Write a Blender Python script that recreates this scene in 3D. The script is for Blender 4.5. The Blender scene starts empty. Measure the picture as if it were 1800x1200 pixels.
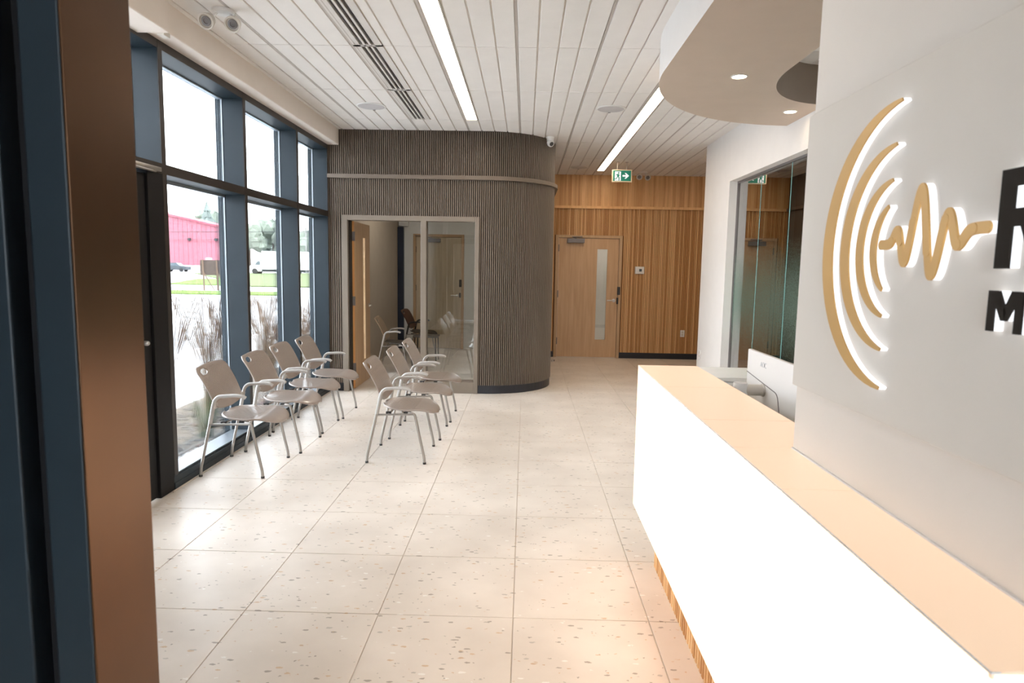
import bpy, bmesh, math, random
from mathutils import Vector, Matrix
random.seed(7)
scn = bpy.context.scene
COL = scn.collection
PI = math.pi

# ------------------------------------------------------------------ camera, sky, exposure
YAW, PITCH, ROLL, CAM_H, FPX = -.0184, .1123, .0175, 1.5723, 1158.79
fwd = Vector((math.sin(YAW) * math.cos(PITCH), math.cos(YAW) * math.cos(PITCH), -math.sin(PITCH)))
rgt = Vector((math.cos(YAW), -math.sin(YAW), 0)); upv = rgt.cross(fwd)
r2 = rgt * math.cos(ROLL) + upv * math.sin(ROLL); u2 = upv * math.cos(ROLL) - rgt * math.sin(ROLL)
cam_d = bpy.data.cameras.new('camera'); cam = bpy.data.objects.new('camera', cam_d); COL.objects.link(cam)
cam.matrix_world = Matrix(((r2.x, u2.x, -fwd.x, 0), (r2.y, u2.y, -fwd.y, 0), (r2.z, u2.z, -fwd.z, CAM_H), (0, 0, 0, 1)))
cam_d.sensor_width = 36; cam_d.lens = 36 * FPX / 1800; cam_d.clip_start = .02; cam_d.clip_end = 1500
cam_d.dof.use_dof = True; cam_d.dof.focus_distance = 5.0; cam_d.dof.aperture_fstop = 6.3
scn.camera = cam
world = bpy.data.worlds.new('overcast'); scn.world = world; world.use_nodes = True
bg = world.node_tree.nodes['Background']; bg.inputs[0].default_value = (.91, .96, 1.035, 1); bg.inputs[1].default_value = 10
scn.view_settings.view_transform = 'Standard'; scn.view_settings.look = 'None'
scn.view_settings.exposure = 0.42; scn.view_settings.gamma = 1; scn.view_settings.use_curve_mapping = False
LAMP = (1.0, .80, .60)

# ------------------------------------------------------------------ materials
def mat(name, col, rough=.5, metal=0., bump=0., bscale=40., vary=0., vscale=6., emit=None, estr=0., spec=.5, stretch=(1, 1, 1), coat=0.):
    m = bpy.data.materials.new(name); m.use_nodes = True; nt = m.node_tree; N = nt.nodes; L = nt.links
    b = N['Principled BSDF']; b.inputs['Base Color'].default_value = (*col, 1)
    b.inputs['Roughness'].default_value = rough; b.inputs['Metallic'].default_value = metal
    b.inputs['Specular IOR Level'].default_value = spec
    if coat: b.inputs['Coat Weight'].default_value = coat
    if emit: b.inputs['Emission Color'].default_value = (*emit, 1); b.inputs['Emission Strength'].default_value = estr
    if bump or vary:
        tc = N.new('ShaderNodeTexCoord'); mp = N.new('ShaderNodeMapping'); mp.inputs['Scale'].default_value = stretch
        L.new(tc.outputs['Object'], mp.inputs['Vector'])
    if vary:
        nz = N.new('ShaderNodeTexNoise'); nz.inputs['Scale'].default_value = vscale; nz.inputs['Detail'].default_value = 5
        L.new(mp.outputs[0], nz.inputs['Vector'])
        r = N.new('ShaderNodeMapRange'); r.inputs['From Min'].default_value = .3; r.inputs['From Max'].default_value = .7
        r.inputs['To Min'].default_value = 1 - vary; r.inputs['To Max'].default_value = 1 + vary
        L.new(nz.outputs['Fac'], r.inputs['Value'])
        mx = N.new('ShaderNodeMix'); mx.data_type = 'RGBA'; mx.blend_type = 'MULTIPLY'; mx.inputs['Factor'].default_value = 1
        mx.inputs['A'].default_value = (*col, 1); L.new(r.outputs[0], mx.inputs['B']); L.new(mx.outputs['Result'], b.inputs['Base Color'])
    if bump:
        nb = N.new('ShaderNodeTexNoise'); nb.inputs['Scale'].default_value = bscale; nb.inputs['Detail'].default_value = 4
        L.new(mp.outputs[0], nb.inputs['Vector'])
        bp = N.new('ShaderNodeBump'); bp.inputs['Strength'].default_value = bump; bp.inputs['Distance'].default_value = .01
        L.new(nb.outputs['Fac'], bp.inputs['Height']); L.new(bp.outputs[0], b.inputs['Normal'])
    return m

def glass_mat(name, tint, ior=1.5, boost=1.0, gloss=.0):
    m = bpy.data.materials.new(name); m.use_nodes = True; nt = m.node_tree; N = nt.nodes; L = nt.links
    N.remove(N['Principled BSDF']); out = N['Material Output']
    tr = N.new('ShaderNodeBsdfTransparent'); tr.inputs[0].default_value = (*tint, 1)
    gl = N.new('ShaderNodeBsdfGlossy'); gl.inputs['Roughness'].default_value = gloss; gl.inputs['Color'].default_value = (1, 1, 1, 1)
    fr = N.new('ShaderNodeFresnel'); fr.inputs['IOR'].default_value = ior
    mu = N.new('ShaderNodeMath'); mu.operation = 'MULTIPLY'; mu.inputs[1].default_value = boost; mu.use_clamp = True
    mx = N.new('ShaderNodeMixShader')
    L.new(fr.outputs[0], mu.inputs[0]); L.new(mu.outputs[0], mx.inputs['Fac']); L.new(tr.outputs[0], mx.inputs[1]); L.new(gl.outputs[0], mx.inputs[2])
    L.new(mx.outputs[0], out.inputs['Surface'])
    return m

def emis(name, col, s):
    m = bpy.data.materials.new(name); m.use_nodes = True; nt = m.node_tree; N = nt.nodes
    N.remove(N['Principled BSDF']); e = N.new('ShaderNodeEmission'); e.inputs[0].default_value = (*col, 1); e.inputs[1].default_value = s
    nt.links.new(e.outputs[0], N['Material Output'].inputs['Surface']); return m

def terrazzo():
    m = bpy.data.materials.new('terrazzo'); m.use_nodes = True; nt = m.node_tree; N = nt.nodes; L = nt.links
    b = N['Principled BSDF']; b.inputs['Roughness'].default_value = .34; b.inputs['Specular IOR Level'].default_value = .45
    g = N.new('ShaderNodeNewGeometry')
    nz = N.new('ShaderNodeTexNoise'); nz.inputs['Scale'].default_value = 2.2; nz.inputs['Detail'].default_value = 6; L.new(g.outputs['Position'], nz.inputs['Vector'])
    base = N.new('ShaderNodeValToRGB'); base.color_ramp.elements[0].color = (.66, .595, .53, 1); base.color_ramp.elements[1].color = (.80, .735, .665, 1)
    base.color_ramp.elements[0].position = .3; base.color_ramp.elements[1].position = .7
    L.new(nz.outputs['Fac'], base.inputs['Fac']); cur = base.outputs['Color']
    pal = [((.24, .20, .16), .86), ((.55, .33, .15), .91), ((.86, .83, .78), .95)]
    for k, (ang, sc, th, cut, sx) in enumerate(((.5, 22, .25, .86, 2.3), (2.0, 25, .25, .87, 2.1), (1.2, 60, .26, .92, 1.4))):
        mp = N.new('ShaderNodeMapping'); mp.inputs['Rotation'].default_value = (0, 0, ang); mp.inputs['Location'].default_value = (k * 3.3, k * 7.7, 0)
        mp.inputs['Scale'].default_value = (1, sx, 0)
        L.new(g.outputs['Position'], mp.inputs['Vector'])
        dn = N.new('ShaderNodeTexNoise'); dn.inputs['Scale'].default_value = 60; L.new(mp.outputs[0], dn.inputs['Vector'])
        ad = N.new('ShaderNodeMix'); ad.data_type = 'RGBA'; ad.blend_type = 'LINEAR_LIGHT'; ad.inputs['Factor'].default_value = .012
        L.new(mp.outputs[0], ad.inputs['A']); L.new(dn.outputs['Color'], ad.inputs['B'])
        vo = N.new('ShaderNodeTexVoronoi'); vo.inputs['Scale'].default_value = sc * .8; vo.inputs['Randomness'].default_value = 1; L.new(ad.outputs['Result'], vo.inputs['Vector'])
        sp = N.new('ShaderNodeSeparateColor'); L.new(vo.outputs['Color'], sp.inputs[0])
        lt = N.new('ShaderNodeMath'); lt.operation = 'LESS_THAN'; lt.inputs[1].default_value = th; L.new(vo.outputs['Distance'], lt.inputs[0])
        gt = N.new('ShaderNodeMath'); gt.operation = 'GREATER_THAN'; gt.inputs[1].default_value = cut; L.new(sp.outputs[0], gt.inputs[0])
        an = N.new('ShaderNodeMath'); an.operation = 'MULTIPLY'; L.new(lt.outputs[0], an.inputs[0]); L.new(gt.outputs[0], an.inputs[1])
        cr = N.new('ShaderNodeValToRGB'); cr.color_ramp.interpolation = 'CONSTANT'; e = cr.color_ramp.elements
        e[0].color = (.25, .21, .17, 1); e[1].color = (.60, .40, .22, 1); e[1].position = .38
        x = e.new(.58); x.color = (.88, .86, .82, 1); x = e.new(.72); x.color = (.42, .39, .35, 1); x = e.new(.88); x.color = (.52, .33, .18, 1)
        L.new(sp.outputs[1], cr.inputs['Fac'])
        sf = N.new('ShaderNodeMath'); sf.operation = 'MULTIPLY'; sf.inputs[1].default_value = .72; L.new(an.outputs[0], sf.inputs[0])
        mx = N.new('ShaderNodeMix'); mx.data_type = 'RGBA'; L.new(sf.outputs[0], mx.inputs['Factor']); L.new(cur, mx.inputs['A']); L.new(cr.outputs['Color'], mx.inputs['B'])
        cur = mx.outputs['Result']
    L.new(cur, b.inputs['Base Color'])
    return m

def wood(name, c1, c2, rough=.45, stretch=(14, 14, .7), attr=False):
    m = bpy.data.materials.new(name); m.use_nodes = True; nt = m.node_tree; N = nt.nodes; L = nt.links
    b = N['Principled BSDF']; b.inputs['Roughness'].default_value = rough
    tc = N.new('ShaderNodeTexCoord'); mp = N.new('ShaderNodeMapping'); mp.inputs['Scale'].default_value = stretch; L.new(tc.outputs['Object'], mp.inputs['Vector'])
    nz = N.new('ShaderNodeTexNoise'); nz.inputs['Scale'].default_value = 2.5; nz.inputs['Detail'].default_value = 7; nz.inputs['Distortion'].default_value = .4; L.new(mp.outputs[0], nz.inputs['Vector'])
    fac = nz.outputs['Fac']
    if attr:
        at = N.new('ShaderNodeAttribute'); at.attribute_name = 'tone'
        ad = N.new('ShaderNodeMath'); ad.operation = 'MULTIPLY_ADD'; ad.inputs[1].default_value = .6; L.new(nz.outputs['Fac'], ad.inputs[0])
        sb = N.new('ShaderNodeMath'); sb.operation = 'MULTIPLY_ADD'; sb.inputs[1].default_value = .75; sb.inputs[2].default_value = -.18; L.new(at.outputs['Fac'], sb.inputs[0])
        L.new(sb.outputs[0], ad.inputs[2]); fac = ad.outputs[0]
    cr = N.new('ShaderNodeValToRGB'); cr.color_ramp.elements[0].color = (*c1, 1); cr.color_ramp.elements[1].color = (*c2, 1)
    cr.color_ramp.elements[0].position = .3; cr.color_ramp.elements[1].position = .72
    L.new(fac, cr.inputs['Fac']); L.new(cr.outputs[0], b.inputs['Base Color'])
    return m

def frosted():
    """green-tinted interior glass with a printed frosted band that fades out above and below"""
    m = glass_mat('office_glass', (.30, .36, .31), 1.55, 2.6); nt = m.node_tree; N = nt.nodes; L = nt.links; out = N['Material Output']
    mx0 = out.inputs['Surface'].links[0].from_node
    df = N.new('ShaderNodeBsdfGlossy'); df.inputs['Roughness'].default_value = .42; df.inputs['Color'].default_value = (.34, .50, .42, 1)
    g = N.new('ShaderNodeNewGeometry'); sp = N.new('ShaderNodeSeparateXYZ'); L.new(g.outputs['Position'], sp.inputs[0])
    mr = N.new('ShaderNodeValToRGB'); e = mr.color_ramp.elements; mr.color_ramp.interpolation = 'EASE'
    mp = N.new('ShaderNodeMapRange'); mp.inputs['From Min'].default_value = .55; mp.inputs['From Max'].default_value = 1.95; L.new(sp.outputs['Z'], mp.inputs['Value'])
    e[0].position = 0; e[0].color = (0, 0, 0, 1); e[1].position = 1; e[1].color = (0, 0, 0, 1); x = e.new(.52); x.color = (.72, .72, .72, 1)
    L.new(mp.outputs[0], mr.inputs['Fac'])
    mx = N.new('ShaderNodeMixShader')
    sn = N.new('ShaderNodeVectorMath'); sn.operation = 'SNAP'; sn.inputs[1].default_value = (.0022, .0022, .0022); L.new(g.outputs['Position'], sn.inputs[0])
    wn = N.new('ShaderNodeTexWhiteNoise'); wn.noise_dimensions = '3D'; L.new(sn.outputs[0], wn.inputs['Vector'])
    lt = N.new('ShaderNodeMath'); lt.operation = 'LESS_THAN'; L.new(wn.outputs['Value'], lt.inputs[0]); L.new(mr.outputs['Color'], lt.inputs[1])
    L.new(lt.outputs[0], mx.inputs['Fac'])
    L.new(mx0.outputs[0], mx.inputs[1]); L.new(df.outputs[0], mx.inputs[2]); L.new(mx.outputs[0], out.inputs['Surface'])
    return m

M = dict(
    terrazzo=terrazzo(), grout=mat('grout', (.74, .68, .61), .9, bump=.2, bscale=90),
    ceil=mat('ceiling_tile', (.80, .765, .73), .9, bump=.15, bscale=160, vary=.02), tee=mat('ceiling_tee', (.50, .45, .41), .7, vary=.05),
    slab=mat('ceiling_void', (.72, .67, .62), .9, vary=.05),
    white=mat('white_paint', (.72, .69, .66), .65, bump=.04, bscale=220, vary=.015), beam=mat('beam_paint', (.78, .70, .63), .7, bump=.05, bscale=120, vary=.02),
    signpanel=mat('sign_panel_paint', (.80, .745, .675), .5, bump=.03, bscale=220, vary=.012), aludesklit=mat('desklit_aluminium', (.105, .052, .025), .30, .75, vary=.08), aluroomlit=mat('roomlit_aluminium', (.030, .024, .021), .4, .2, vary=.08),  # aludesklit, aluroomlit: warm room light on the dark frame, put into the colour
    signwall=mat('sign_wall_paint', (.86, .80, .735), .55, bump=.03, bscale=220, vary=.012), soffit=mat('warmlit_soffit_paint', (.62, .50, .405), .7, bump=.03, bscale=200, vary=.02),  # soffit: warm glow from the desk is mixed into the paint colour
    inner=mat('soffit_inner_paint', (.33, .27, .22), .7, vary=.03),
    alu=mat('dark_aluminium', (.0125, .0225, .031), .42, .0, vary=.12, vscale=3, spec=.32), alulight=mat('sill_aluminium', (.33, .37, .41), .35, .5, vary=.05),
    black=mat('black_rubber', (.006, .006, .007), .55, vary=.1, spec=.2), base=mat('black_baseboard', (.016, .018, .026), .4, vary=.1),
    taupe=mat('taupe_slat', (.175, .138, .106), .5, vary=.06, vscale=2), taupeback=mat('slat_backing', (.028, .023, .019), .7, vary=.1),
    frame=mat('taupe_frame', (.22, .18, .142), .45, .1, vary=.03), 
    woodslat=wood('fir_slat', (.55, .27, .095), (.82, .51, .235), .5, (9, 9, .5), True), woodback=mat('slat_wall_backing', (.23, .10, .035), .8, vary=.1),
    oak=wood('oak_veneer', (.52, .32, .165), (.63, .41, .23), .45, (10, 10, .6)), oakpale=wood('pale_oak_veneer', (.52, .42, .28), (.64, .53, .37), .42, (10, 10, .6)),
    oakedge=mat('oak_edge', (.62, .30, .10), .5, vary=.06, stretch=(8, 8, .5)), oakframe=wood('oak_frame_paint', (.50, .33, .18), (.58, .39, .23), .5, (8, 8, .6)),
    steel=mat('brushed_steel', (.62, .60, .57), .28, .9, vary=.05), closer=mat('grey_closer', (.21, .19, .185), .45, .4, vary=.05),
    chrome=mat('chair_tube', (.36, .335, .31), .32, .65, vary=.05), plastic=mat('taupe_plastic', (.36, .305, .27), .28, coat=.35, vary=.04, vscale=9), plasticlight=mat('armrest_plastic', (.46, .44, .42), .4, vary=.03),
    tanplastic=mat('tan_plastic', (.42, .31, .21), .45, vary=.04), brownplastic=mat('brown_plastic', (.085, .028, .015), .4, vary=.08), brownmesh=mat('brown_seat', (.075, .06, .048), .6, vary=.06),
    glass=glass_mat('clear_glass', (.97, .985, .985), 1.45, .8), roomglass=glass_mat('sidelight_glass', (.93, .93, .91), 1.5, 1.7), office=frosted(), edgeglass=mat('glass_edge', (.22, .46, .44), .2, vary=.05),
    lamp=emis('lamp_diffuser', LAMP, 15), led=emis('warm_led', (1, .52, .24), 5), down=emis('downlight_lens', (1, .78, .52), 30), roomlamp=emis('room_lamp', (1, .90, .76), 13),
    desk=emis('backlit_acrylic', (1, .77, .56), 1.95), desktop=mat('backlit_counter', (.50, .42, .345), .35, emit=(1, .69, .455), estr=.50, vary=.01), seam=mat('acrylic_seam', (.80, .80, .80), .5, vary=.03),
    gold=mat('gold_face', (.66, .40, .135), .42, .25, vary=.05), letterface=mat('dark_letter_face', (.022, .017, .013), .7, spec=.2, vary=.08), litside=emis('lit_acrylic_side', (.93, .95, 1), 1.25),
    whitepl=mat('white_plastic', (.80, .79, .77), .35, vary=.02), monitor=mat('monitor_white', (.82, .79, .76), .35, vary=.01), dimpl=mat('warm_white_plastic', (.66, .61, .54), .45, vary=.03), dark=mat('dark_plastic', (.03, .03, .032), .4, vary=.08),
    grille=mat('speaker_grille', (.60, .58, .58), .6, bump=.5, bscale=700, vary=.03), slot=mat('vent_slot_dark', (.015, .015, .015), .7, vary=.1), ventfr=mat('vent_frame', (.70, .665, .63), .55, vary=.02),
    signgreen=mat('exit_green', (.0, .17, .115), .4, vary=.03, emit=(0, .28, .18), estr=.12), signwhite=mat('exit_white', (.86, .86, .95), .4, vary=.02, emit=(.85, .85, 1), estr=.35), cream=mat('exit_frame', (.72, .62, .45), .4, vary=.03),
    roomwall=mat('room_wall_paint', (.52, .45, .365), .8, vary=.03), roomwhite=mat('room_white_paint', (.78, .78, .76), .7, vary=.02), officewall=mat('office_wall', (.22, .20, .17), .9, vary=.05), navy=mat('navy_column', (.012, .02, .045), .4, vary=.1), table=mat('small_table_top', (.10, .09, .085), .4, vary=.05),
    asphalt=mat('pale_wet_asphalt', (.42, .43, .44), .55, bump=.2, bscale=4, vary=.05, vscale=.3), lawn=mat('lawn', (.12, .21, .02), .9, bump=.4, bscale=8, vary=.25, vscale=1.5), meadow=mat('meadow', (.13, .165, .055), .95, bump=.5, bscale=3, vary=.3, vscale=1),
    redmetal=mat('red_cladding', (.42, .145, .185), .6, vary=.05, vscale=.4), redtrim=mat('red_trim', (.40, .09, .12), .6, vary=.05), concrete=mat('concrete_base', (.55, .50, .46), .8, vary=.1),
    truckwhite=mat('truck_white', (.80, .80, .80), .4, vary=.02), tyre=mat('tyre', (.03, .03, .03), .8, vary=.1), carglass=mat('vehicle_glass', (.10, .13, .15), .15, vary=.05), carred=mat('car_red', (.35, .06, .06), .3, vary=.05), carblue=mat('car_blue', (.08, .14, .22), .3, vary=.05), cardark=mat('car_dark', (.06, .07, .08), .3, vary=.05),
    noticewood=mat('weathered_board', (.10, .07, .058), .85, bump=.3, bscale=30, vary=.2, vscale=9), timber=mat('timber_post', (.18, .115, .08), .8, vary=.15), polewood=mat('utility_pole_wood', (.34, .33, .32), .9, vary=.1),
    treefar=mat('hazy_conifer', (.20, .235, .215), .95, bump=.6, bscale=1.5, vary=.3, vscale=.5), treefar2=mat('hazy_leaf', (.24, .275, .22), .95, bump=.6, bscale=1.5, vary=.3, vscale=.5), bark=mat('bark', (.12, .09, .07), .9, vary=.2),
    straw=mat('dry_grass', (.24, .165, .10), .8, vary=.25, vscale=14), strawgreen=mat('green_grass_blade', (.09, .13, .045), .8, vary=.25, vscale=14), plume=mat('grass_plume', (.19, .12, .075), .9, vary=.2, vscale=30),
    rockred=mat('red_river_rock', (.17, .10, .08), .8, bump=.3, bscale=30, vary=.25, vscale=7), rockgrey=mat('grey_river_rock', (.15, .14, .135), .8, bump=.3, bscale=30, vary=.25, vscale=7), mulch=mat('pebble_bed', (.14, .115, .09), .95, bump=.9, bscale=45, vary=.4, vscale=26),
)

# ------------------------------------------------------------------ mesh helpers
class MB:
    def __init__(s): s.v = []; s.f = []; s.t = []
    def add(s, vs, fs, tone=None):
        n = len(s.v); s.v += [tuple(v) for v in vs]; s.f += [tuple(i + n for i in f) for f in fs]
        s.t += [tone if tone is not None else 0.] * len(vs); return s
    def box(s, x0, x1, y0, y1, z0, z1, tone=None):
        vs = [(x, y, z) for z in (z0, z1) for y in (y0, y1) for x in (x0, x1)]
        return s.add(vs, [(0, 2, 3, 1), (4, 5, 7, 6), (0, 1, 5, 4), (2, 6, 7, 3), (0, 4, 6, 2), (1, 3, 7, 5)], tone)
    def bbox(s, x0, x1, y0, y1, z0, z1, b=.004):
        """box with chamfered edges"""
        bm = bmesh.new(); bmesh.ops.create_cube(bm, size=1)
        for v in bm.verts: v.co = Vector(((x0 + x1) / 2 + v.co.x * (x1 - x0), (y0 + y1) / 2 + v.co.y * (y1 - y0), (z0 + z1) / 2 + v.co.z * (z1 - z0)))
        bmesh.ops.bevel(bm, geom=bm.edges[:], offset=b, segments=2, affect='EDGES', profile=.5)
        bm.verts.index_update(); s.add([v.co[:] for v in bm.verts], [[v.index for v in f.verts] for f in bm.faces]); bm.free(); return s
    def prism(s, poly, axis, a, b):
        """poly: 2D outline; axis x: (y,z), y: (x,z), z: (x,y); extruded from a to b"""
        def P(p, t): return {'x': (t, p[0], p[1]), 'y': (p[0], t, p[1]), 'z': (p[0], p[1], t)}[axis]
        n = len(poly); vs = [P(p, a) for p in poly] + [P(p, b) for p in poly]
        return s.add(vs, [tuple(range(n))[::-1], tuple(range(n, 2 * n))] + [(i, (i + 1) % n, n + (i + 1) % n, n + i) for i in range(n)])
    def tube(s, pts, r, n=10, cap=True):
        pts = [Vector(p) for p in pts]; rs = r if isinstance(r, (list, tuple)) else [r] * len(pts); rings = []
        t0 = (pts[1] - pts[0]).normalized(); ref = Vector((0, 0, 1)) if abs(t0.z) < .9 else Vector((1, 0, 0)); u = (ref - t0 * ref.dot(t0)).normalized()
        vs = []
        for i, p in enumerate(pts):
            t = (pts[min(i + 1, len(pts) - 1)] - pts[max(i - 1, 0)]).normalized(); u = (u - t * u.dot(t)).normalized(); w = t.cross(u)
            vs += [p + (u * math.cos(a) + w * math.sin(a)) * rs[i] for a in (2 * PI * k / n for k in range(n))]
        fs = [(i * n + k, i * n + (k + 1) % n, (i + 1) * n + (k + 1) % n, (i + 1) * n + k) for i in range(len(pts) - 1) for k in range(n)]
        if cap: fs += [tuple(range(n))[::-1], tuple(range((len(pts) - 1) * n, len(pts) * n))]
        return s.add(vs, fs)
    def lathe(s, prof, c=(0, 0, 0), axis='z', n=24):
        """prof: (r, h) pairs along the axis"""
        vs = []
        for r, h in prof:
            for k in range(n):
                a = 2 * PI * k / n; p = (r * math.cos(a), r * math.sin(a), h)
                p = {'z': p, 'x': (h, p[0], p[1]), 'y': (p[0], h, p[1])}[axis]; vs.append((c[0] + p[0], c[1] + p[1], c[2] + p[2]))
        m = len(prof); fs = [(i * n + k, i * n + (k + 1) % n, (i + 1) * n + (k + 1) % n, (i + 1) * n + k) for i in range(m - 1) for k in range(n)]
        return s.add(vs, fs + [tuple(range(n))[::-1], tuple(range((m - 1) * n, m * n))])
    def mesh(s, name, material, smooth=False, recalc=True):
        me = bpy.data.meshes.new(name); me.from_pydata(s.v, [], s.f); me.materials.append(M[material])
        if any(s.t):
            at = me.attributes.new('tone', 'FLOAT', 'POINT'); at.data.foreach_set('value', s.t)
        if recalc:
            bm = bmesh.new(); bm.from_mesh(me); bmesh.ops.recalc_face_normals(bm, faces=bm.faces[:]); bm.to_mesh(me); bm.free()
        if smooth:
            for p in me.polygons: p.use_smooth = True
            try: me.set_sharp_from_angle(angle=math.radians(38))
            except Exception: pass
        return me
    def build(s, name, material, parent=None, smooth=False, kind=None):
        return link(name, s.mesh(name, material, smooth), parent, kind)

def link(name, me, parent=None, kind=None, loc=None):
    o = bpy.data.objects.new(name, me); COL.objects.link(o); o.parent = parent
    if kind: o['kind'] = kind
    if loc: o.location = loc
    return o
def tag(o, label=None, cat=None, group=None, kind=None):
    for k, v in (('label', label), ('category', cat), ('group', group), ('kind', kind)):
        if v: o[k] = v
    return o
def empty(name, loc=(0, 0, 0), rz=0., label=None, cat=None, group=None, kind=None):
    o = bpy.data.objects.new(name, None); COL.objects.link(o); o.location = loc; o.rotation_euler.z = rz; o.empty_display_size = .1
    return tag(o, label, cat, group, kind)
def copy_tree(o, parent=None):
    c = o.copy(); COL.objects.link(c); c.parent = parent
    for ch in list(o.children): copy_tree(ch, c)
    return c
def smooth_path(pts, k=6):
    """Catmull-Rom through the points"""
    P = [Vector(p) for p in pts]; out = []
    for i in range(len(P) - 1):
        a, b, c, d = P[max(i - 1, 0)], P[i], P[i + 1], P[min(i + 2, len(P) - 1)]
        for j in range(k):
            t = j / k; out.append(.5 * ((2 * b) + (c - a) * t + (2 * a - 5 * b + 4 * c - d) * t * t + (3 * b - a - 3 * c + d) * t ** 3))
    return out + [P[-1]]
def rbend(pts, r, k=5):
    """polyline with rounded corners"""
    P = [Vector(p) for p in pts]; out = [P[0]]
    for i in range(1, len(P) - 1):
        a, b, c = P[i - 1], P[i], P[i + 1]; d1 = (a - b); d2 = (c - b); rr = min(r, d1.length * .45, d2.length * .45)
        p, q = b + d1.normalized() * rr, b + d2.normalized() * rr
        for j in range(k + 1):
            t = j / k; out.append(p * (1 - t) ** 2 + b * 2 * t * (1 - t) + q * t * t)
    return out + [P[-1]]

CEIL = 3.175
XL, XR, YB = -2.40, 2.33, 11.65      # window wall inner face, white wall face, fir wall face
YBOX = 8.08
# ------------------------------------------------------------------ floor
floor = MB().box(-2.56, 4.5, -3.0, 13.2, -.06, -.006).build('floor', 'grout', kind='structure')
tag(floor, 'pale terrazzo tile floor of the waiting room')
T = .61; GX, GY = -.0253, 2.819
tile_me = {}
def tile(x0, x1, y0, y1):
    g = .0022
    key = (round(x1 - x0, 3), round(y1 - y0, 3))
    if key not in tile_me:
        tile_me[key] = MB().bbox(g, x1 - x0 - g, g, y1 - y0 - g, -.012, 0, .0012).mesh('tile', 'terrazzo')
    o = link('tile', tile_me[key], floor); o.location = (x0, y0, 0)
for i in range(-4, 8):
    for j in range(-5, 17):
        x0, x1 = max(GX + i * T, XL + .02), min(GX + (i + 1) * T, 4.5)
        y0, y1 = GY + j * T, min(GY + (j + 1) * T, 13.0)
        if x1 - x0 < .02 or y1 - y0 < .02: continue
        if x0 > 2.9 and y0 < 8.2: continue
        tile(x0, x1, y0, y1)

# ------------------------------------------------------------------ ceiling
ceil = MB().box(-2.9, 4.6, -3.1, 13.2, CEIL + .012, CEIL + .12).build('ceiling', 'slab', kind='structure')
tag(ceil, 'white grooved acoustic tile ceiling')
CX, CY = -.0926, 5.05
pl_w = T / 4
def planks(x_from, n_skip, ylen, half=False):
    b = MB(); tg = .011; g = .0055
    for k in range(4):
        if k < n_skip: continue
        a0 = k * pl_w + (tg if k == 0 else g); a1 = (k + 1) * pl_w - (tg if k == 3 else g)
        if half and k == n_skip: a0 = .232 + g
        if a0 < x_from: a0 = x_from
        if a1 - a0 < .02: continue
        c = .0035
        b.add([(a0, .004, .0125), (a1, .004, .0125), (a1, ylen - .004, .0125), (a0, ylen - .004, .0125), (a0 , .004, c), (a1, .004, c), (a1, ylen - .004, c), (a0, ylen - .004, c),
               (a0 + c, .004 + c, 0), (a1 - c, .004 + c, 0), (a1 - c, ylen - .004 - c, 0), (a0 + c, ylen - .004 - c, 0)],
              [(0, 1, 2, 3), (0, 4, 5, 1), (1, 5, 6, 2), (2, 6, 7, 3), (3, 7, 4, 0), (4, 8, 9, 5), (5, 9, 10, 6), (6, 10, 11, 7), (7, 11, 8, 4), (11, 10, 9, 8)])
    return b
ctile = {}
for i in range(-4, 8):
    for j in range(-6, 7):
        x0 = CX + i * T; y0 = CY + j * 2 * T; yl = 2 * T
        if x0 > 2.9 and y0 < 7.4: continue
        if x0 >= 4.4 or y0 > 11.6 and x0 < -3: continue
        if x0 < -2.28 - T: continue
        skip, half, frm = 0, False, 0.
        if i == -1 and -4 <= j <= 1: skip = 1
        if i == 2 and 0 <= j <= 4: skip = 1
        if i == 5 and 3 <= j <= 4: skip = 1
        if i == -2 and -4 <= j <= 1: skip, half = 1, True
        if x0 < XL: frm = XL + .13 - x0
        key = (skip, half, round(frm, 3))
        if key not in ctile: ctile[key] = planks(frm, skip, yl, half).mesh('ceiling_tile', 'ceil')
        link('ceiling_tile', ctile[key], ceil, loc=(x0, y0, CEIL))
for i in range(-3, 9):
    MB().box(-.0085, .0085, -3, 13, 0, .012).build('ceiling_tee', 'tee', ceil).location = (CX + i * T, 0, CEIL + .003)

# linear lights
def linear_light(x0, y0, y1, label):
    t = empty('linear_light', (x0, y0, CEIL), label=label, cat='light', group='recessed linear ceiling lights')
    w, l = pl_w - .006, y1 - y0
    MB().box(.012, .022, 0, l, -.002, .03).box(w - .010, w, 0, l, -.002, .03).box(.012, w, 0, .008, -.002, .03).box(.012, w, l - .008, l, -.002, .03).build('housing', 'tee', t)
    MB().box(.022, w - .010, .008, l - .008, .004, .010).build('diffuser', 'lamp', t)
    return t
linear_light(CX - T, CY - 4 * T, CY + 4 * T, 'long recessed linear light beside the black slotted air vent')
linear_light(CX + 2 * T, CY, CY + 10 * T, 'long recessed linear light ending near the green exit sign')
linear_light(CX + 5 * T, CY + 6 * T, CY + 9 * T, 'recessed linear light over the passage behind the curved white wall')

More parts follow.
